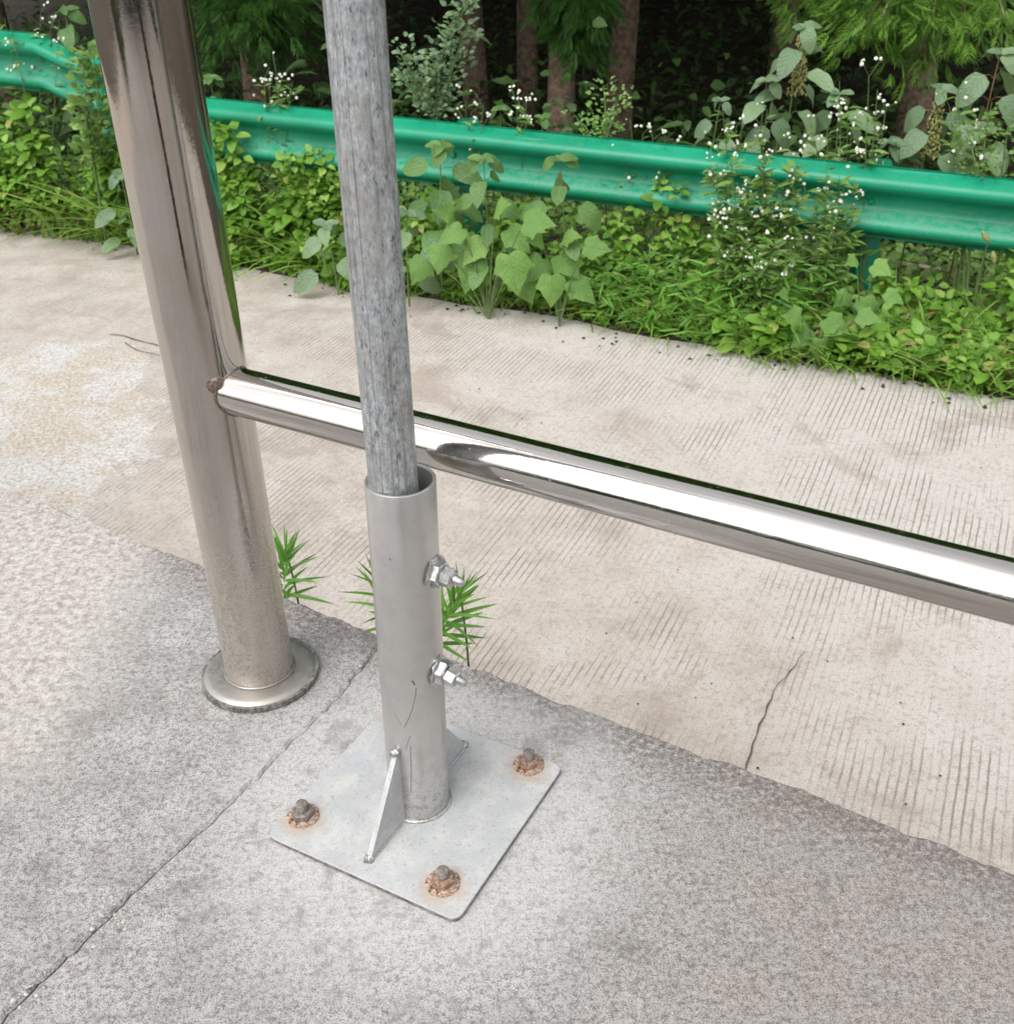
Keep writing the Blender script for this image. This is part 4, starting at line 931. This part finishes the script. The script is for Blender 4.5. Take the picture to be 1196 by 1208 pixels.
# foxtail grass, two heads over the lower beam at right
ft = empty('foxtail_grass', on(1160, 420, -.15) * 1., 'foxtail grass with two yellow-green heads over the beam at right', 'grass'); ft.location.z = ROAD
b = MB(); bl = MB()
for (x0, y0), (x1, y1) in [((1158, 272), (1166, 285)), ((1171, 296), (1173, 311))]:
    a = on(x0, y0, -.14); c = on(x1, y1, -.14); b.tube([ft.location, ft.location.lerp(c, .6) + Vector((-.05, 0, .05)), c, c.lerp(a, .5), a], .0013, 5)
    bl.tube([c.lerp(a, t) for t in np.linspace(0, 1, 8)], [.003, .008, .010, .010, .010, .009, .007, .003], 10, True, .3)
b.build('stem', M['stem'], ft); bl.build('seed_head', M['seed'], ft, 180)

# --- forest: trees with trunk, boughs and crown
def tree(label, x, y, r, H, boughs, crown_n, crown_r, lowz, mat='conifer', vis=True, name='conifer_tree', spray=(.14, .26)):
    gz = ground_z(x, y); root = empty(name, (x, y, gz - .1), label, 'tree', 'trees of the dark wood beyond the guardrail')
    n = 12; P = [Vector((x + .04 * noise.noise(Vector((i * .7, x, y))), y, gz - .1 + H * i / n)) for i in range(n + 1)]
    b = MB(); m_ = 14; rr = [r * (1.15 if i == 0 else 1) * (1 - .75 * i / n) for i in range(n + 1)]; b.tube(P, rr, m_, True, .05); b.build('trunk', M['bark'], root, 180)
    if boughs:
        bb = MB(); Q = []; D = []; Nn = []
        for (tx, ty, ty_d, cnt, rad) in boughs:
            e = depth(tx, ty, ty_d); s = Vector((x, y, e.z + .35)); pts = [s.lerp(e, t) + Vector((0, 0, .12 * math.sin(PI * t))) for t in np.linspace(0, 1, 7)]; bb.tube(pts, [.02, .017, .014, .011, .008, .006, .003], 6)
            for k in range(cnt * 6):
                t = random.uniform(.15, 1); c = pts[min(6, int(t * 6))].lerp(pts[min(6, int(t * 6) + 1)] if int(t * 6) < 6 else pts[6], (t * 6) % 1)
                o = Vector((random.gauss(0, 1), random.gauss(0, 1), random.gauss(-.15, .5))).normalized(); c = c + o * rad * random.uniform(0, 1); Q.append(tuple(c)); dd = o + (e - s).normalized() * .7 + Vector((0, 0, -.35)); D.append(tuple(dd)); Nn.append((random.gauss(0, .35), random.gauss(-.5, .3), 1))
        bb.build('bough', M['bark'], root, 180)
        cloud_obj('foliage', [cloud(T_FROND[0], T_FROND[1], Q, D, Nn, rng.uniform(spray[0] * .42, spray[1] * .45, len(Q)))], M[mat], root, False)['kind'] = 'stuff'
    if crown_n:
        t = rng.uniform(0, 1, crown_n) ** .8; z = lowz + (gz + H - lowz) * t; a = rng.uniform(0, 2 * PI, crown_n); q = crown_r * (1 - .8 * t) * np.sqrt(rng.uniform(.05, 1, crown_n))
        Q = np.stack([x + np.cos(a) * q, y + np.sin(a) * q, z + rng.normal(0, .1, crown_n)], 1); D = np.stack([np.cos(a), np.sin(a), rng.normal(-.3, .3, crown_n)], 1)
        cloud_obj('crown', [cloud(T_FROND_BIG[0], T_FROND_BIG[1], Q, D, rng.normal(0, .35, (crown_n, 3)) + np.array([0, 0, 1]), rng.uniform(.45, .8, crown_n))], M['conifer'], root, False)['kind'] = 'stuff'
def at_px(px, Y): p = depth(px, 60, Y); return p.x, p.y
T1 = at_px(621, 10.5); T2 = at_px(664, 8.3); T3 = at_px(735, 9.0)
tree('slim dark tree trunk left of the middle tree', *T1, .10, 9, [], 2300, 2.2, 1.2)
tree('middle tree with brown bare trunk and low hanging green boughs', *T2, .11, 8, [(690, 70, 7.9, 40, .20), (640, 22, 8.0, 20, .16), (700, 22, 7.7, 50, .25), (680, 35, 8.1, 28, .18)], 2300, 2.2, 1.0, spray=(.15, .26))
tree('straight brown tree trunk on the right of the three', *T3, .115, 9, [], 2300, 2.3, 1.3)
T4 = at_px(1090, 8.6); tree('tree with pale green feathery boughs at upper right', *T4, .13, 8, [(960, 15, 7.0, 45, .30), (1010, 45, 6.6, 60, .32), (1040, 20, 6.4, 60, .35), (1100, 25, 6.4, 70, .35), (1140, 40, 6.3, 50, .3), (1090, 75, 6.6, 36, .25), (1185, 20, 6.2, 50, .3), (930, -10, 7.0, 40, .3)], 2300, 2.6, 1.0, 'conifer_pale', spray=(.13, .24))
T5 = at_px(300, 9.0); tree('tree with low green boughs between steel post and pipe', *T5, .12, 8, [(300, 25, 7.8, 60, .35), (270, 50, 8.0, 40, .3), (340, 60, 8.2, 40, .3), (330, 10, 7.8, 50, .3), (260, 10, 8.0, 40, .3)], 2300, 2.4, .9, spray=(.14, .28))
k = 0
for x, y, lab in [(-6.5, 11.5, 'dark tree deep in the wood at far left'), (-4.2, 10.0, 'dark tree in the wood behind the steel post'), (-1.2, 12.5, 'dark tree deep in the wood behind the pipe'), (2.6, 10.5, 'dark tree in the wood right of the three trunks'), (5.2, 11.5, 'dark tree deep in the wood behind the right boughs'), (1.0, 14.5, 'farthest dark tree deep behind the three trunks'), (-3.6, 14.8, 'farthest dark tree deep at left'), (4.6, 15, 'farthest dark tree deep at right'), (7.2, 8.5, 'dark tree past the right end of the view'), (-8.2, 13.5, 'dark tree past the left end of the view'), (8.0, 13, 'dark tree deep past the right end'), (-.2, 10.2, 'dark tree just behind the shrub right of the pipe')]:
    tree(lab, x, y, .12, 9, [], 2000, 2.6, .35 if y > 12 else 1.2)
# understorey mass
def f_under():
    while True:
        px = random.uniform(-150, 1350); Y = random.uniform(6.6, 15); p = depth(px, 60, Y); 
        if Y > 4.45 + (2.07 - p.x) * .42 + 1.0: return (p.x, p.y, ground_z(p.x, p.y) + abs(random.gauss(0, .35)) * (1 + .6 * noise.noise(Vector((p.x, p.y, 0)))))
parts = [leaf_scatter(16000, f_under, (.05, .12)), leaf_scatter(7000, f_under, (.08, .2), tmpl=T_LANCE)]
tag(cloud_obj('undergrowth', parts, M['under']), 'dark tangled undergrowth filling the wood beyond the guardrail', 'undergrowth', kind='stuff')
# weeds just behind the rail
def f_back():
    x = random.uniform(-4.5, 3.4); g = 4.45 + (2.07 - x) * .42; y = g + random.uniform(.12, 1.3); b_ = 1.0 if .5 < x < 1.25 else (.22 if x > 1.25 else .55)
    return (x, y, ROAD + b_ * .75 * random.uniform(.0, 1) * (.6 + .5 * noise.noise(Vector((x * 2, y * 2, 0)))))
tag(cloud_obj('back_weeds', [leaf_scatter(9000, f_back, (.03, .07))], M['weed']), 'mixed leafy weeds growing close behind the guardrail', 'weeds', kind='stuff')

tp = empty('person_standin', (-.03, -.42, 0), 'unseen dark column added behind the viewpoint for its streak in the steel post', 'post')  # unseen column added so the steel post mirrors a person-like dark streak
b = MB(); b.lathe((-.03, -.42, 0), (0, 0, 1), [(.09, 0), (.088, 1.9), (.075, 1.93), (.0001, 1.94)], 20); b.build('shaft', M['standin'], tp, 40)
# --- behind the viewpoint: leaf row added, unseen, for the dark band mirrored in the polished steel
def f_reflection_hedge():
    a = random.uniform(-9, 9); return (a, -3.6 - random.uniform(0, 1.2) - .02 * a * a, ROAD + random.uniform(0, 3.0) * (.85 + .3 * noise.noise(Vector((a, 0, 0)))))
tag(cloud_obj('reflection_hedge', [leaf_scatter(9000, f_reflection_hedge, (.14, .3))], M['under']), 'unseen dark leaf row added behind the viewpoint to mirror in the steel', 'reflection_hedge', kind='stuff')
